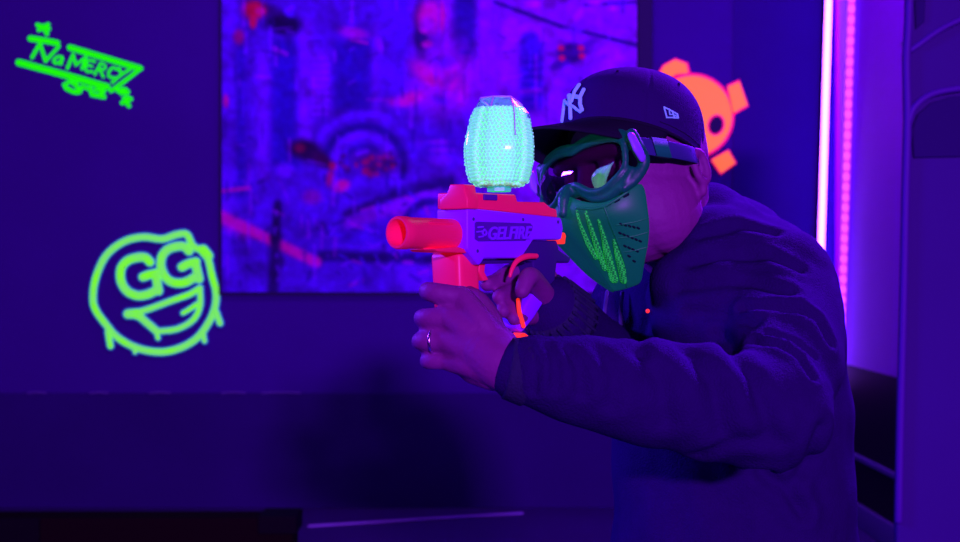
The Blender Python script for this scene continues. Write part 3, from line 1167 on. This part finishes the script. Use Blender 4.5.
for s in (1, -1):
    mb.ball(hw((.080, .031 * s, .004)), .012)                               # eyelids
    e0 = hl(697, 171, .074)
    e0.y *= s
    e = Vector((e0.x, e0.y, e0.z))
    ear = [e + Vector((-.006 + .010 * math.cos(q), .002 * s, .004 + .019 * math.sin(q))) for q in [2 * math.pi * k / 10 for k in range(10)]]
    mb.tube([hw(q) for q in ear], .0055, seg=8, closed=True, sub=2)
    mb.ball(hw(e + Vector((-.006, -.005 * s, .002))), (.012, .004, .02), R3)
    mb.tube([hw(e + Vector((-.004, 0, -.018))), hw(e + Vector((-.002, -.002 * s, -.026)))], .006, seg=8)
NB = P(712, 255, 1.72)
mb.tube([HC + R3 @ Vector((-.028, 0, -.01)), HC.lerp(NB, .5) + Vector((-.012, 0, -.006)), NB + Vector((-.01, 0, -.01))], [.066, .060, .062], seg=20)
torso = [P(735, 610, 1.80), P(733, 520, 1.79), P(735, 400, 1.79), P(728, 310, 1.78), NB]
mb.tube(torso, [.10, .10, .11, .10, .06], seg=20)
LSH, LEL, LWR = P(765, 275, 1.62), P(772, 412, 1.42), P(511, 371, 1.335)
RSH, REL, RWR = P(655, 300, 1.88), P(606, 372, 1.76), P(558, 318, 1.55)
mb.tube([P(728, 300, 1.78), LSH, LEL], [.05, .05, .036], seg=14)
mb.tube([LEL, LEL.lerp(LWR, .4), LEL.lerp(LWR, .9)], [.036, .034, .026], seg=14)
mb.tube([P(728, 300, 1.78), RSH, REL], [.05, .05, .036], seg=14)
mb.tube([REL, RWR], [.036, .027], seg=14)
for s in (1, -1):                                                       # thighs and shins inside the trousers
    hip = Vector((.345 + .09 * s * .64, 1.78 - .09 * s * .77, .62))
    kn = Vector((.03, 1.40, .43)) if s > 0 else Vector((.36, 1.98, .30))
    an = Vector((.12, 1.50, .09)) if s > 0 else Vector((.62, 2.10, .12))
    mb.tube([torso[0], hip, kn], [.08, .07, .05], seg=12)
    mb.tube([kn, an], [.048, .035], seg=12)
body_mb = mb

# left hand round the front grip (back of the hand to the camera)
kn_l = [P(462, 297, 1.368), P(450, 318, 1.364), P(447, 341, 1.364), P(452, 361, 1.366)]
hand = MB()
wr = P(503, 366, 1.34)
hand.tube([P(535, 374, 1.34), P(516, 371, 1.338), P(500, 363, 1.343), P(484, 350, 1.353), P(468, 338, 1.362)], [.026, .0262, .0268, .026, .021], seg=16)
for k, q in enumerate(kn_l):
    base = P(500 - 3 * k, 351 + 7 * k, 1.345)
    hand.tube([base, base.lerp(q, .5) + Vector((0, -.004, .002)), q], [.0145, .0142, .0122], seg=12)
hand.tube([P(492, 352, 1.357), P(468, 332, 1.372), P(458, 326, 1.376)], [.030, .026, .018], seg=14)          # palm mass
hand.tube([P(494, 372, 1.352), P(474, 366, 1.366), P(462, 362, 1.370)], [.020, .019, .014], seg=12)          # heel
fing = [([P(432, 292, 1.372), P(429, 291, 1.402), P(442, 292, 1.432)], (.0112, .0106, .0096, .0082)),
        ([P(426, 318, 1.374), P(424, 318, 1.404), P(438, 318, 1.434)], (.0112, .0104, .0096, .0082)),
        ([P(423, 341, 1.374), P(422, 341, 1.402), P(436, 342, 1.430)], (.0106, .0100, .0092, .0080)),
        ([P(430, 361, 1.374), P(429, 361, 1.398), P(441, 362, 1.420)], (.0094, .0088, .0082, .0072))]
for q, (pts, r) in zip(kn_l, fing):
    hand.tube([q] + pts, r, seg=12, sub=5)
hand.tube([P(497, 346, 1.358), P(488, 318, 1.378), P(476, 300, 1.402), P(462, 292, 1.428)], [.016, .0135, .0115, .0095], seg=12)   # thumb on the far side
# right hand on the rear grip
rh = MB()
rh.tube([P(566, 326, 1.565), P(553, 312, 1.545), P(548, 290, 1.55)], [.025, .026, .021], seg=14)
rh.tube([P(548, 278, 1.545), P(536, 270, 1.53), P(512, 272, 1.505), P(497, 281, 1.488), P(487, 284, 1.470)], [.012, .0115, .0105, .0095, .0085], seg=12)
rh.tube([P(550, 290, 1.545), P(528, 290, 1.52), P(509, 293, 1.482), P(499, 297, 1.455)], [.012, .0115, .0105, .0085], seg=12)
rh.tube([P(550, 300, 1.54), P(530, 303, 1.512), P(511, 308, 1.474), P(503, 311, 1.452)], [.0115, .011, .010, .0082], seg=12)
rh.tube([P(552, 310, 1.535), P(536, 316, 1.51), P(522, 318, 1.48), P(514, 319, 1.462)], [.0105, .010, .009, .0075], seg=12)
rh.tube([P(550, 304, 1.52), P(537, 284, 1.478), P(529, 277, 1.452), P(522, 291, 1.438)], [.0135, .0118, .0112, .0088], seg=12)     # thumb over the near side
for part in (hand, rh):
    body_mb.add(part.v, part.f)
body = body_mb.build('person', M['skin'], remesh=.0028, smit=3, origin=Vector((.35, 1.75, 0)))
tag(body, 'person in navy sweater, dark cap and green mask crouching to aim the blaster', 'person')

# nails and ring
nl = MB()
MB().tube([P(437.5, 330.0, 1.352), P(436, 340, 1.348), P(436.5, 352, 1.352)], .003, seg=8, sub=4)
c0, c1 = kn_l[2], fing[2][0][0]
ax = (c1 - c0).normalized()
rc = c0.lerp(c1, .55)
e1 = ax.cross(Vector((0, 0, 1))).normalized()
e2 = ax.cross(e1)
MB().tube([rc + (e1 * math.cos(q) + e2 * math.sin(q)) * .0118 for q in [2 * math.pi * k / 16 for k in range(16)]], .0018, seg=8, closed=True, sub=2).build('finger_ring', M['ring'], body)

# sweater
mb = MB()
mb.tube([P(733, 640, 1.80), P(733, 520, 1.79), P(730, 410, 1.79), P(724, 330, 1.78), P(716, 280, 1.76)], [.170, .162, .160, .150, .118], seg=28)
mb.tube([P(713, 285, 1.75), P(712, 258, 1.72), P(704, 240, 1.705)], [.11, .092, .076], seg=24)
mb.tube([P(732, 275, 1.74), P(760, 292, 1.64), P(776, 345, 1.54), P(770, 412, 1.425)], [.088, .091, .080, .062], seg=24)
mb.tube([P(768, 330, 1.74), P(772, 430, 1.77)], [.10, .095], seg=24)
mb.tube([P(741, 226, 1.65), P(714, 250, 1.60), P(678, 283, 1.585)], [.032, .036, .036], seg=16)
mb.ball(P(722, 315, 1.60), .088)
mb.tube([P(716, 255, 1.63), P(764, 292, 1.62)], [.062, .090], seg=20)
mb.tube([P(690, 300, 1.63), P(745, 330, 1.60)], [.055, .085], seg=20)
mb.ball(P(738, 335, 1.575), .078)
mb.tube([P(735, 265, 1.69), P(718, 228, 1.69)], [.07, .042], seg=16)
mb.tube([P(770, 398, 1.44), LEL, LEL.lerp(LWR, .3), LEL.lerp(LWR, .62), P(545, 374, 1.34), P(520, 371, 1.337)], [.066, .064, .060, .052, .040, .0335], seg=24)
mb.tube([P(700, 290, 1.80), RSH, REL], [.10, .085, .058], seg=20)
mb.tube([REL, REL.lerp(RWR, .5), P(556, 312, 1.528)], [.058, .050, .041], seg=20)
sw = mb.build('sweater', M['sweater'], None, remesh=.0045, smit=22)
tree = bvh(sw)


def polyline(pts):
    out_ = []
    for a, b in zip(pts[:-1], pts[1:]):
        for k in range(8):
            t = k / 8
            out_.append(hit(tree, a[0] * (1 - t) + b[0] * t, a[1] * (1 - t) + b[1] * t)[0][:])
    out_.append(hit(tree, *pts[-1])[0][:])
    return np.array(out_)


me = sw.data
nv = len(me.vertices)
co = np.empty(nv * 3)
me.vertices.foreach_get('co', co)
co = co.reshape(-1, 3)
no = np.array([v.normal[:] for v in me.vertices])
disp = np.zeros(nv)


def fold(pts, amp, wd):
    pl = polyline(pts)
    dmin = np.full(nv, 1e9)
    lo, hi = pl.min(0) - .06, pl.max(0) + .06
    sel = np.where(((co > lo) & (co < hi)).all(1))[0]
    for a, b in zip(pl[:-1], pl[1:]):
        ab = b - a
        t = np.clip(((co[sel] - a) @ ab) / max(ab @ ab, 1e-9), 0, 1)
        dmin[sel] = np.minimum(dmin[sel], np.linalg.norm(co[sel] - a - t[:, None] * ab, axis=1))
    disp[:] += -amp * np.exp(-(dmin / wd) ** 2) + amp * .3 * np.exp(-((dmin - 2.1 * wd) / (1.1 * wd)) ** 2) * (dmin < 1)


for pts, a, w_ in (([(745, 309), (775, 306), (800, 309), (818, 320), (828, 342)], .007, .006), ([(752, 342), (780, 345), (800, 357), (812, 376)], .006, .005),
                   ([(770, 335), (795, 341), (815, 356)], .004, .004), ([(690, 262), (730, 255), (770, 256), (800, 268)], .005, .007), ([(700, 236), (740, 226), (775, 232)], .0045, .007),
                   ([(680, 288), (720, 283), (760, 284), (790, 292)], .004, .007), ([(690, 312), (725, 316), (755, 324)], .004, .007),
                   ([(760, 470), (785, 487), (803, 512)], .008, .009), ([(820, 430), (810, 460), (795, 480)], .005, .009),
                   
                   ([(548, 346), (556, 362), (555, 388)], .0035, .005), ([(530, 347), (537, 366), (534, 392)], .003, .004), ([(568, 350), (580, 366), (582, 392)], .0035, .006), ([(600, 352), (615, 375), (612, 405)], .003, .008),
                   ([(640, 353), (662, 380), (668, 420)], .004, .010), ([(690, 350), (715, 385), (722, 430)], .005, .010), ([(720, 335), (752, 375), (770, 430)], .006, .010), ([(700, 455), (740, 440), (780, 442)], .004, .009),
                   ([(645, 320), (640, 345), (642, 352)], .003, .007)):
    fold(pts, a * 1.25, w_)
# broad, shallow unevenness of the knit
disp += .0012 * np.sin(co[:, 2] * 62 + 5 * np.sin(co[:, 0] * 17)) * np.sin(co[:, 0] * 31 + 2) + .0012 * np.sin(co[:, 0] * 95 + co[:, 2] * 40)
co = co + no * disp[:, None]
me.vertices.foreach_set('co', co.ravel())
me.update()
adopt(sw, body)
tree = bvh(sw)
# cuffs, hem of the neck
mb = MB()
ax = (P(492, 368.5, 1.336) - P(530, 373, 1.339)).normalized()
mb.tube([P(528, 372, 1.338), P(507, 368, 1.336)], [.0355, .031], seg=24, caps=False)
mb.build('cuff', M['cuff'], sw, bevel=.002)
mb = MB().tube([P(566, 322, 1.548), P(548, 305, 1.512)], [.041, .036], seg=24, caps=False)
for k in range(18):
    q = 2 * math.pi * k / 18
c0, c1 = P(566, 322, 1.548), P(548, 305, 1.512)
ax = (c1 - c0).normalized()
e1 = ax.cross(Vector((0, 0, 1))).normalized()
e2 = ax.cross(e1)
for k in range(26):
    q = 2 * math.pi * k / 26
    dv = e1 * math.cos(q) + e2 * math.sin(q)
    mb.tube([c0 + dv * .0405, c1 + dv * .0365], .0022, seg=6, sub=1)
mb.build('cuff', M['cuff'], sw)
mb = MB()
cc = P(703, 232, 1.70)
mb2 = []
# cords and a tiny red bead on the chest
mb = MB()
yc = hit(tree, 628, 318)[0].y - .006
for pts in ([(607, 292), (604, 318), (603, 350)], [(622, 293), (621, 325), (630, 350), (643, 352), (652, 338), (657, 312)]):
    mb.tube([P(a, b, yc + .02 * (b < 300) + .012 * (b > 310) * (a > 650)) for a, b in pts], .0026, seg=8)
mb.build('neck_cord', M['cord'], sw)
p, n_ = hit(tree, 651, 311)
MB().ball(p + n_ * .004, .0026, nu=10, nv=6).build('red_bead', M['orange_hot'], sw)

# trousers and shoes (below the picture)
mb = MB()
mb.tube([P(733, 560, 1.80), P(733, 640, 1.80)], [.155, .165], seg=20)
for s in (1, -1):
    hip = Vector((.345 + .09 * s * .64, 1.78 - .09 * s * .77, .60))
    kn = Vector((.03, 1.40, .43)) if s > 0 else Vector((.36, 1.98, .30))
    an = Vector((.12, 1.50, .12)) if s > 0 else Vector((.62, 2.10, .15))
    mb.tube([hip, kn], [.105, .08], seg=16)
    mb.tube([kn, an], [.076, .06], seg=16)
mb.build('trousers', M['jeans'], body, remesh=.01, smit=4)
for an, dr in ((Vector((.12, 1.50, .0)), Vector((-.77, -.64, 0))), (Vector((.62, 2.10, .0)), Vector((-.77, -.64, 0)))):
    mb = MB().tube([an - dr * .05 + Vector((0, 0, .05)), an + dr * .05 + Vector((0, 0, .055)), an + dr * .16 + Vector((0, 0, .042))], [.05, .05, .042], seg=14)
    mb.tube([an + Vector((0, 0, .06)), an + Vector((0, 0, .14))], .045, seg=12)
    mb.build('shoe', M['shoe'], body, remesh=.008, smit=3)

# hair at the nape under the cap, and modelled shade in the ear
cy_, cp_, cr_ = math.radians(38), math.radians(-12), math.radians(8)
CC = P(632, 143.5, 1.645)
CM = mframe(frame(cy_, cp_, cr_), CC)
mb = MB()
mb.ball(CC + CM.to_3x3() @ Vector((-.006, 0, .0)), (.090, .0765, .070), CM.to_3x3())
mb.ball(hw(hl(694, 169, .073)), (.006, .004, .012), R3)  # dark blob standing in for shade and some hair in the ear hollow
mb.build('hair_ear_shade', M['hair_ear_shade'], body)

# cap
RX, RY, HZ = .0945, .0815, .092


def crown(az, e, grow=0):
    """az from the front, e 0 (rim) .. 1 (top)"""
    z = e * HZ
    k = (1 - e ** 3.1) ** (1 / 2.3)
    fr = 1 + .10 * max(0, math.cos(az)) * math.sin(e * math.pi) * .8
    x, y = (RX + grow) * k * math.cos(az), (RY + grow) * k * math.sin(az)
    sm = min(abs(((az / (math.pi / 3)) - .0) % 1), 1 - abs((az / (math.pi / 3)) % 1)) * (math.pi / 3)
    gr = -.0016 * math.exp(-(sm / .028) ** 2) if .02 < e < .98 else 0
    x, y = x * (1 + gr * 10), y * (1 + gr * 10)
    return Vector((x * fr - .010 * e, y, z - .027 * (1 - math.cos(az)) * .5 * (1 - e)))


NA, NE_ = 360, 28
v, f = [], []
for i in range(NE_ + 1):
    e = math.sin(i / NE_ * math.pi / 2) * .9995
    for k in range(NA):
        v.append(CM @ crown(2 * math.pi * k / NA, e))
for i in range(NE_):
    for k in range(NA):
        l = (k + 1) % NA
        f.append((i * NA + k, i * NA + l, (i + 1) * NA + l, (i + 1) * NA + k))
f.append(tuple(NE_ * NA + k for k in range(NA)))
cap = empty('cap', CC)
adopt(cap, body)
mb = MB().add(v, f)
cr = mb.build('crown', M['cap'], cap, solid=.002)
ctree = bvh(cr)
mb = MB()
mb.tube([CM @ (crown(q, .012) * 1.003) for q in [2 * math.pi * k / 48 for k in range(48)]], .0022, seg=8, closed=True, sub=1)
mb.tube([CM @ (crown(q, .10) * 1.001) for q in [math.radians(70 + 220 * k / 30) for k in range(31)]], .0006, seg=6, sub=1)
mb.build('sweatband_edge', M['brim'], cap)
MB().ball(CM @ Vector((-.010, 0, HZ + .001)), (.008, .008, .004), CM.to_3x3()).build('top_button', M['cap'], cap)
for k in range(6):
    MB().ball(CM @ (crown(math.radians(30 + 60 * k), .72) * 1.004), .0018, nu=8, nv=6).build('eyelet', M['brim'], cap)
v, f = [], []
NB_, NR = 40, 10
for i in range(NB_ + 1):
    az = math.radians(-78 + 156 * i / NB_)
    for j in range(NR + 1):
        t = j / NR
        b = crown(az, .0)
        ext = .075 * math.cos(math.radians(90) * (az / math.radians(80))) ** .62 if abs(az) < math.radians(80) else 0
        x = b.x + ext * t
        y = b.y * (1 + .02 * t)
        z = b.z + .001 - .030 * t * (ext / .075) - 2.2 * y * y * t
        v.append(CM @ Vector((x, y, z)))
for i in range(NB_):
    for j in range(NR):
        a = i * (NR + 1) + j
        f.append((a, a + 1, a + NR + 2, a + NR + 1))
MB().add(v, f).build('brim', M['brim'], cap, solid=.0035)
mb = MB()
for pts, w_ in (([(562.8, 121.2), (564.2, 111), (565.4, 101)], 4.2), ([(565.4, 101), (569, 105), (573.5, 106.6)], 3.2), ([(573.5, 106.6), (577, 109.5), (580.6, 111.6)], 3.0),
                ([(568.8, 92.2), (570.6, 103), (571.1, 118)], 4.6), ([(579.4, 85.4), (575, 92), (572.2, 101)], 4.2),
                ([(584, 90), (580.6, 97), (580.5, 104.5), (582.4, 109.8)], 4.2), ([(582.4, 109.8), (580.4, 111.8)], 3.4)):
    ribbon(mb, ctree, pts, w_, .0024, sub=3)
mb.build('monogram_patch', M['thread'], cap)
mb = MB()
for pts, w_ in (([(663.8, 107.2), (666.6, 117.6), (673.4, 117.6)], 1.5), ([(663.8, 107.2), (669.6, 110), (677, 114.2)], 1.4), ([(673.4, 118), (678, 118.2), (677, 114)], 1.4), ([(669, 110.2), (669.6, 114.6), (673.6, 114.6)], 1.1), ([(672, 111.6), (673, 114.6), (674.4, 118)], 1.1), ([(674.8, 115.4), (676.4, 116.6)], 1.0)):
    ribbon(mb, ctree, pts, w_, .0012, sub=2)
mb.build('flag_patch', M['thread'], cap)

# mask
mask = empty('face_mask', hw((.1, 0, -.03)))
adopt(mask, body)
rows = [[(566, 192, 0), (575, 199, .018), (590, 202, .036), (604, 203, .052), (626, 191, .071), (645, 176, .079)],
        [(561.5, 212, 0), (574, 212, .019), (592, 214, .038), (610, 218, .055), (630, 208, .073), (648, 202, .080)],
        [(569, 230, 0), (580, 228, .013), (597, 228, .030), (614, 231, .047), (632, 225, .064), (651, 222, .076)],
        [(580, 246, 0), (590, 244, .010), (604, 246, .024), (619, 249, .039), (634, 245, .053), (650, 240, .065)],
        [(593.5, 264, 0), (602, 263, .008), (611, 265, .018), (623.5, 267, .030), (635, 264, .041), (646, 259, .051)],
        [(604.5, 279, 0), (610, 279, .005), (617, 280, .012), (626.5, 280, .021), (635, 276, .030), (643.5, 272, .038)],
        [(613, 292.5, 0), (617, 292, .003), (622, 291, .008), (628, 289.4, .013), (635, 287, .020), (642, 284, .028)]]
v, f = [], []
NC = 11
for r in rows:
    near = [hl(*q) for q in r]
    far = [Vector((p.x, -p.y, p.z)) for p in near[:0:-1]]
    v += [hw(p) for p in far + near]
for i in range(len(rows) - 1):
    for k in range(NC - 1):
        a = i * NC + k
        f.append((a, a + 1, a + NC + 1, a + NC))
shell = MB().add(v, f).build('shell', M['mask'], mask, solid=.003, subd=2)
mtree = bvh(shell)
# creases as raised ridges
mb = MB()
for pts, w_, h_ in (([(604, 206), (610, 222), (616, 236), (622, 252), (627, 270), (627, 286)], 2.4, .0016), ([(577, 208), (592, 209), (604, 207), (616, 200), (628, 192)], 3, .002),
                    ([(616, 225), (634, 222), (648, 218)], 1.6, .0010), ([(618, 238), (634, 236), (648, 232)], 1.6, .0010), ([(623, 252), (636, 250), (647, 247)], 1.6, .0010)):
    ribbon(mb, mtree, pts, w_, h_)
mb.build('ridge', M['mask'], mask)
for pts, ws in (([(577, 211), (581, 226), (588, 243), (596, 257)], (1.6, 3.0, 4.2, 4.0)), ([(586, 212), (591, 228), (597, 246), (605, 268)], (2.2, 4.2, 5.2, 4.6)), ([(599, 220), (604, 238), (608, 256), (614, 279)], (2.0, 4.6, 7.2, 7.4)),
                ([(614, 240), (617, 252), (621, 266), (624, 280)], (2.0, 4.6, 6.6, 6.6))):
    mb = MB()
    for k in range(len(pts) - 1):
        for j in range(4):
            t0, t1 = j / 4, (j + 1) / 4
            a = (pts[k][0] * (1 - t0) + pts[k + 1][0] * t0, pts[k][1] * (1 - t0) + pts[k + 1][1] * t0)
            b = (pts[k][0] * (1 - t1) + pts[k + 1][0] * t1, pts[k][1] * (1 - t1) + pts[k + 1][1] * t1)
            ribbon(mb, mtree, [a, b], 1.25 * (ws[k] * (1 - t0) + ws[k + 1] * t0), .0022, sub=1)
    mb.build('mesh_stripe', M['stripe'], mask)
mb = MB()
for (x0, y0, x1, y1, n_) in ((621, 224, 638, 228, 5), (620, 233, 640, 241, 6), (625, 246, 637, 251, 4), (629, 256, 634, 261, 2)):
    for k in range(n_):
        t = k / max(1, n_ - 1)
        cx, cy = x0 + (x1 - x0) * t, y0 + (y1 - y0) * t
        ribbon(mb, mtree, [(cx - .7, cy - .5), (cx + .9, cy + .5)], 2.2, .0010, sub=1)
for cx, cy in ((608.5, 204.5), (617, 200.5), (626, 195.5)):
    ribbon(mb, mtree, [(cx - 1.8, cy + 1), (cx + 1.8, cy - 1)], 3.0, .0014, sub=1)
mb.build('vent_holes', M['mask_dark'], mask)
# goggle
topn = [(572, 153, 0), (580, 148, .013), (592, 142.5, .031), (608, 139, .052), (619, 140, .066)]
botn = [(570, 187, 0), (577, 185.5, .013), (590, 191.5, .031), (604, 189, .050), (619, 175, .068)]
midn = [(624, 147, .073), (625, 165, .073)]
tp = [hl(*q) for q in topn] + [hl(*midn[0])]
bp_ = [hl(*q) for q in botn] + [hl(*midn[1])]
tp = [Vector((p.x, -p.y, p.z)) for p in tp[:0:-1]] + tp
bp_ = [Vector((p.x, -p.y, p.z)) for p in bp_[:0:-1]] + bp_
v, f = [], []
NJ = 8
for a, b in zip(tp, bp_):
    for j in range(NJ + 1):
        t = j / NJ
        q = a.lerp(b, t) + Vector((.006 * math.sin(t * math.pi), 0, 0))
        v.append(hw(q))
for i in range(len(tp) - 1):
    for j in range(NJ):
        a = i * (NJ + 1) + j
        f.append((a, a + 1, a + NJ + 2, a + NJ + 1))
MB().add(v, f).build('lens', M['lens'], mask, subd=1)
mb = MB()
loop = [hw(p * 1.0) for p in tp] + [hw(p) for p in bp_[::-1]]
mb.tube(loop, .0042, seg=12, closed=True, sub=4)
grow = [hw(Vector((p.x - .006, p.y * 1.05, p.z + .006))) for p in tp]
mb.tube(grow, .0048, seg=12, sub=4)
grow = [hw(Vector((p.x - .004, p.y * 1.05, p.z - .009))) for p in bp_]
mb.tube(grow, .0062, seg=12, sub=4)
for s in (1, -1):
    q = [Vector((hl(*c_).x, hl(*c_).y * s, hl(*c_).z)) for c_ in ((632, 134, .081), (638, 148, .083), (644, 162, .083), (636, 178, .078), (624, 188, .070))]
    mb.tube([hw(p) for p in q], [.007, .0085, .0075, .0065, .006], seg=12)
nose = [hl(568, 189, 0), hl(564, 200, 0), hl(563, 213, 0)]
mb.tube([hw(p) for p in nose], [.006, .008, .006], seg=12)
mb.build('goggle_frame', M['mask_frame'], mask, remesh=.002, smit=2)
for s in (1, -1):
    mb = MB()
    q = [hl(632, 137, .090), hl(637, 148, .092), hl(642, 157, .090)]
    mb.tube([hw(Vector((p.x, p.y * s, p.z))) for p in q], [.006, .0068, .006], seg=12, flat=.5, up=R3 @ Vector((0, s, 0)))
    mb.build('strap_clip', M['clip'], mask)
tub = []
for s in (1, -1):
    pass
sp = [(640, 146, .0850), (655, 147.5, .0875), (672, 150, .0875), (690, 154, .0855)]
near = [hl(*q) for q in sp]
x_end = near[-1]
back = [Vector((x_end.x - .02, .078, x_end.z - .004)), Vector((x_end.x - .045, .055, x_end.z - .006)), Vector((x_end.x - .058, 0, x_end.z - .006))]
half = near + back
full = half + [Vector((p.x, -p.y, p.z)) for p in half[-2::-1]]
C = [hw(p) for p in full]
v, f = [], []
hh = .0115
for i, p in enumerate(full):
    t = (full[min(i + 1, len(full) - 1)] - full[max(i - 1, 0)]).normalized()
    o_ = t.cross(Vector((0, 0, 1))).normalized()
    for (a, b) in ((0, hh), (0, -hh), (.002, -hh), (.002, hh)):
        v.append(hw(p + o_ * a + Vector((0, 0, b))))
for i in range(len(full) - 1):
    for k in range(4):
        l = (k + 1) % 4
        f.append((i * 4 + k, i * 4 + l, (i + 1) * 4 + l, (i + 1) * 4 + k))
strap = MB().add(v, f).build('strap', M['mask_band'], mask, subd=2)
v, f = [], []
pf = [hl(652, 147, .0872), hl(657, 147.8, .0876), hl(662, 148.5, .0878), hl(667, 149.3, .0878)]
for i, p in enumerate(pf):
    for (a, b) in ((-.0012, hh * .97), (-.0012, -hh * .97), (.004, -hh * .97), (.004, hh * .97)):
        v.append(hw(p + Vector((0, a, b))))
for i in range(len(pf) - 1):
    for k in range(4):
        l = (k + 1) % 4
        f.append((i * 4 + k, i * 4 + l, (i + 1) * 4 + l, (i + 1) * 4 + k))
MB().add(v, f).build('strap_patch', M['mask_band_green'], strap)

# ------------------------------------------------------------------ lights
UV = (.40, .055, 1.0)


def area(name, loc, to, size, power, col=UV, spread=180):
    l = bpy.data.lights.new(name, 'AREA')
    l.energy = power
    l.color = col
    l.shape = 'RECTANGLE'
    l.size, l.size_y = size
    l.spread = math.radians(spread)
    o = bpy.data.objects.new(name, l)
    COL.objects.link(o)
    o.location = loc
    o.rotation_euler = (Vector(to) - Vector(loc)).to_track_quat('-Z', 'Y').to_euler()
    return o


area('blacklight_behind_camera', (1.25, -5.9, 2.4), (-.2, 6, 1.0), (.5, .25), 900)
area('blacklight_over_mural', (-.4, 4.4, 3.1), (-.3, 6.2, 1.6), (1.6, .15), 26)
area('blacklight_left', (-1.5, 2.1, 1.7), (-.05, 1.4, 1.1), (.6, .2), 70, (.12, .02, 1.0))
area('added_fill_side_wall', (1.2, 4.9, 2.8), (1.66, 5.6, 1.2), (.4, .3), 8, (.30, .02, 1.0))  # added fill boosting the violet on the side wall, no fixture there

area('added_fill_shoulder', (1.25, 3.0, 2.6), (.35, 1.6, 1.1), (.9, .2), 62, (.20, .005, 1.0), 75)  # added fill on the shoulder, standing in for light from the tubes

w = bpy.data.worlds.new('dark_room')
S.world = w
w.use_nodes = True
w.node_tree.nodes['Background'].inputs[0].default_value = (.10, .01, .35, 1)
w.node_tree.nodes['Background'].inputs[1].default_value = .05

# ------------------------------------------------------------------ camera
cd = bpy.data.cameras.new('camera')
cd.lens = 50
cd.sensor_width = 36
cd.clip_start = .02
cd.dof.use_dof = True
cd.dof.focus_distance = 1.52
cd.dof.aperture_fstop = 7.5
co_ = bpy.data.objects.new('camera', cd)
COL.objects.link(co_)
co_.location = CAM
co_.rotation_euler = (math.pi / 2, 0, 0)
S.camera = co_
S.view_settings.view_transform = 'Standard'
S.view_settings.look = 'None'
S.view_settings.gamma = 1
S.view_settings.exposure = 0
try:
    S.view_settings.use_curve_mapping = False
except Exception:
    pass
S.cycles.use_denoising = True
S.cycles.max_bounces = 8
S.cycles.transparent_max_bounces = 16
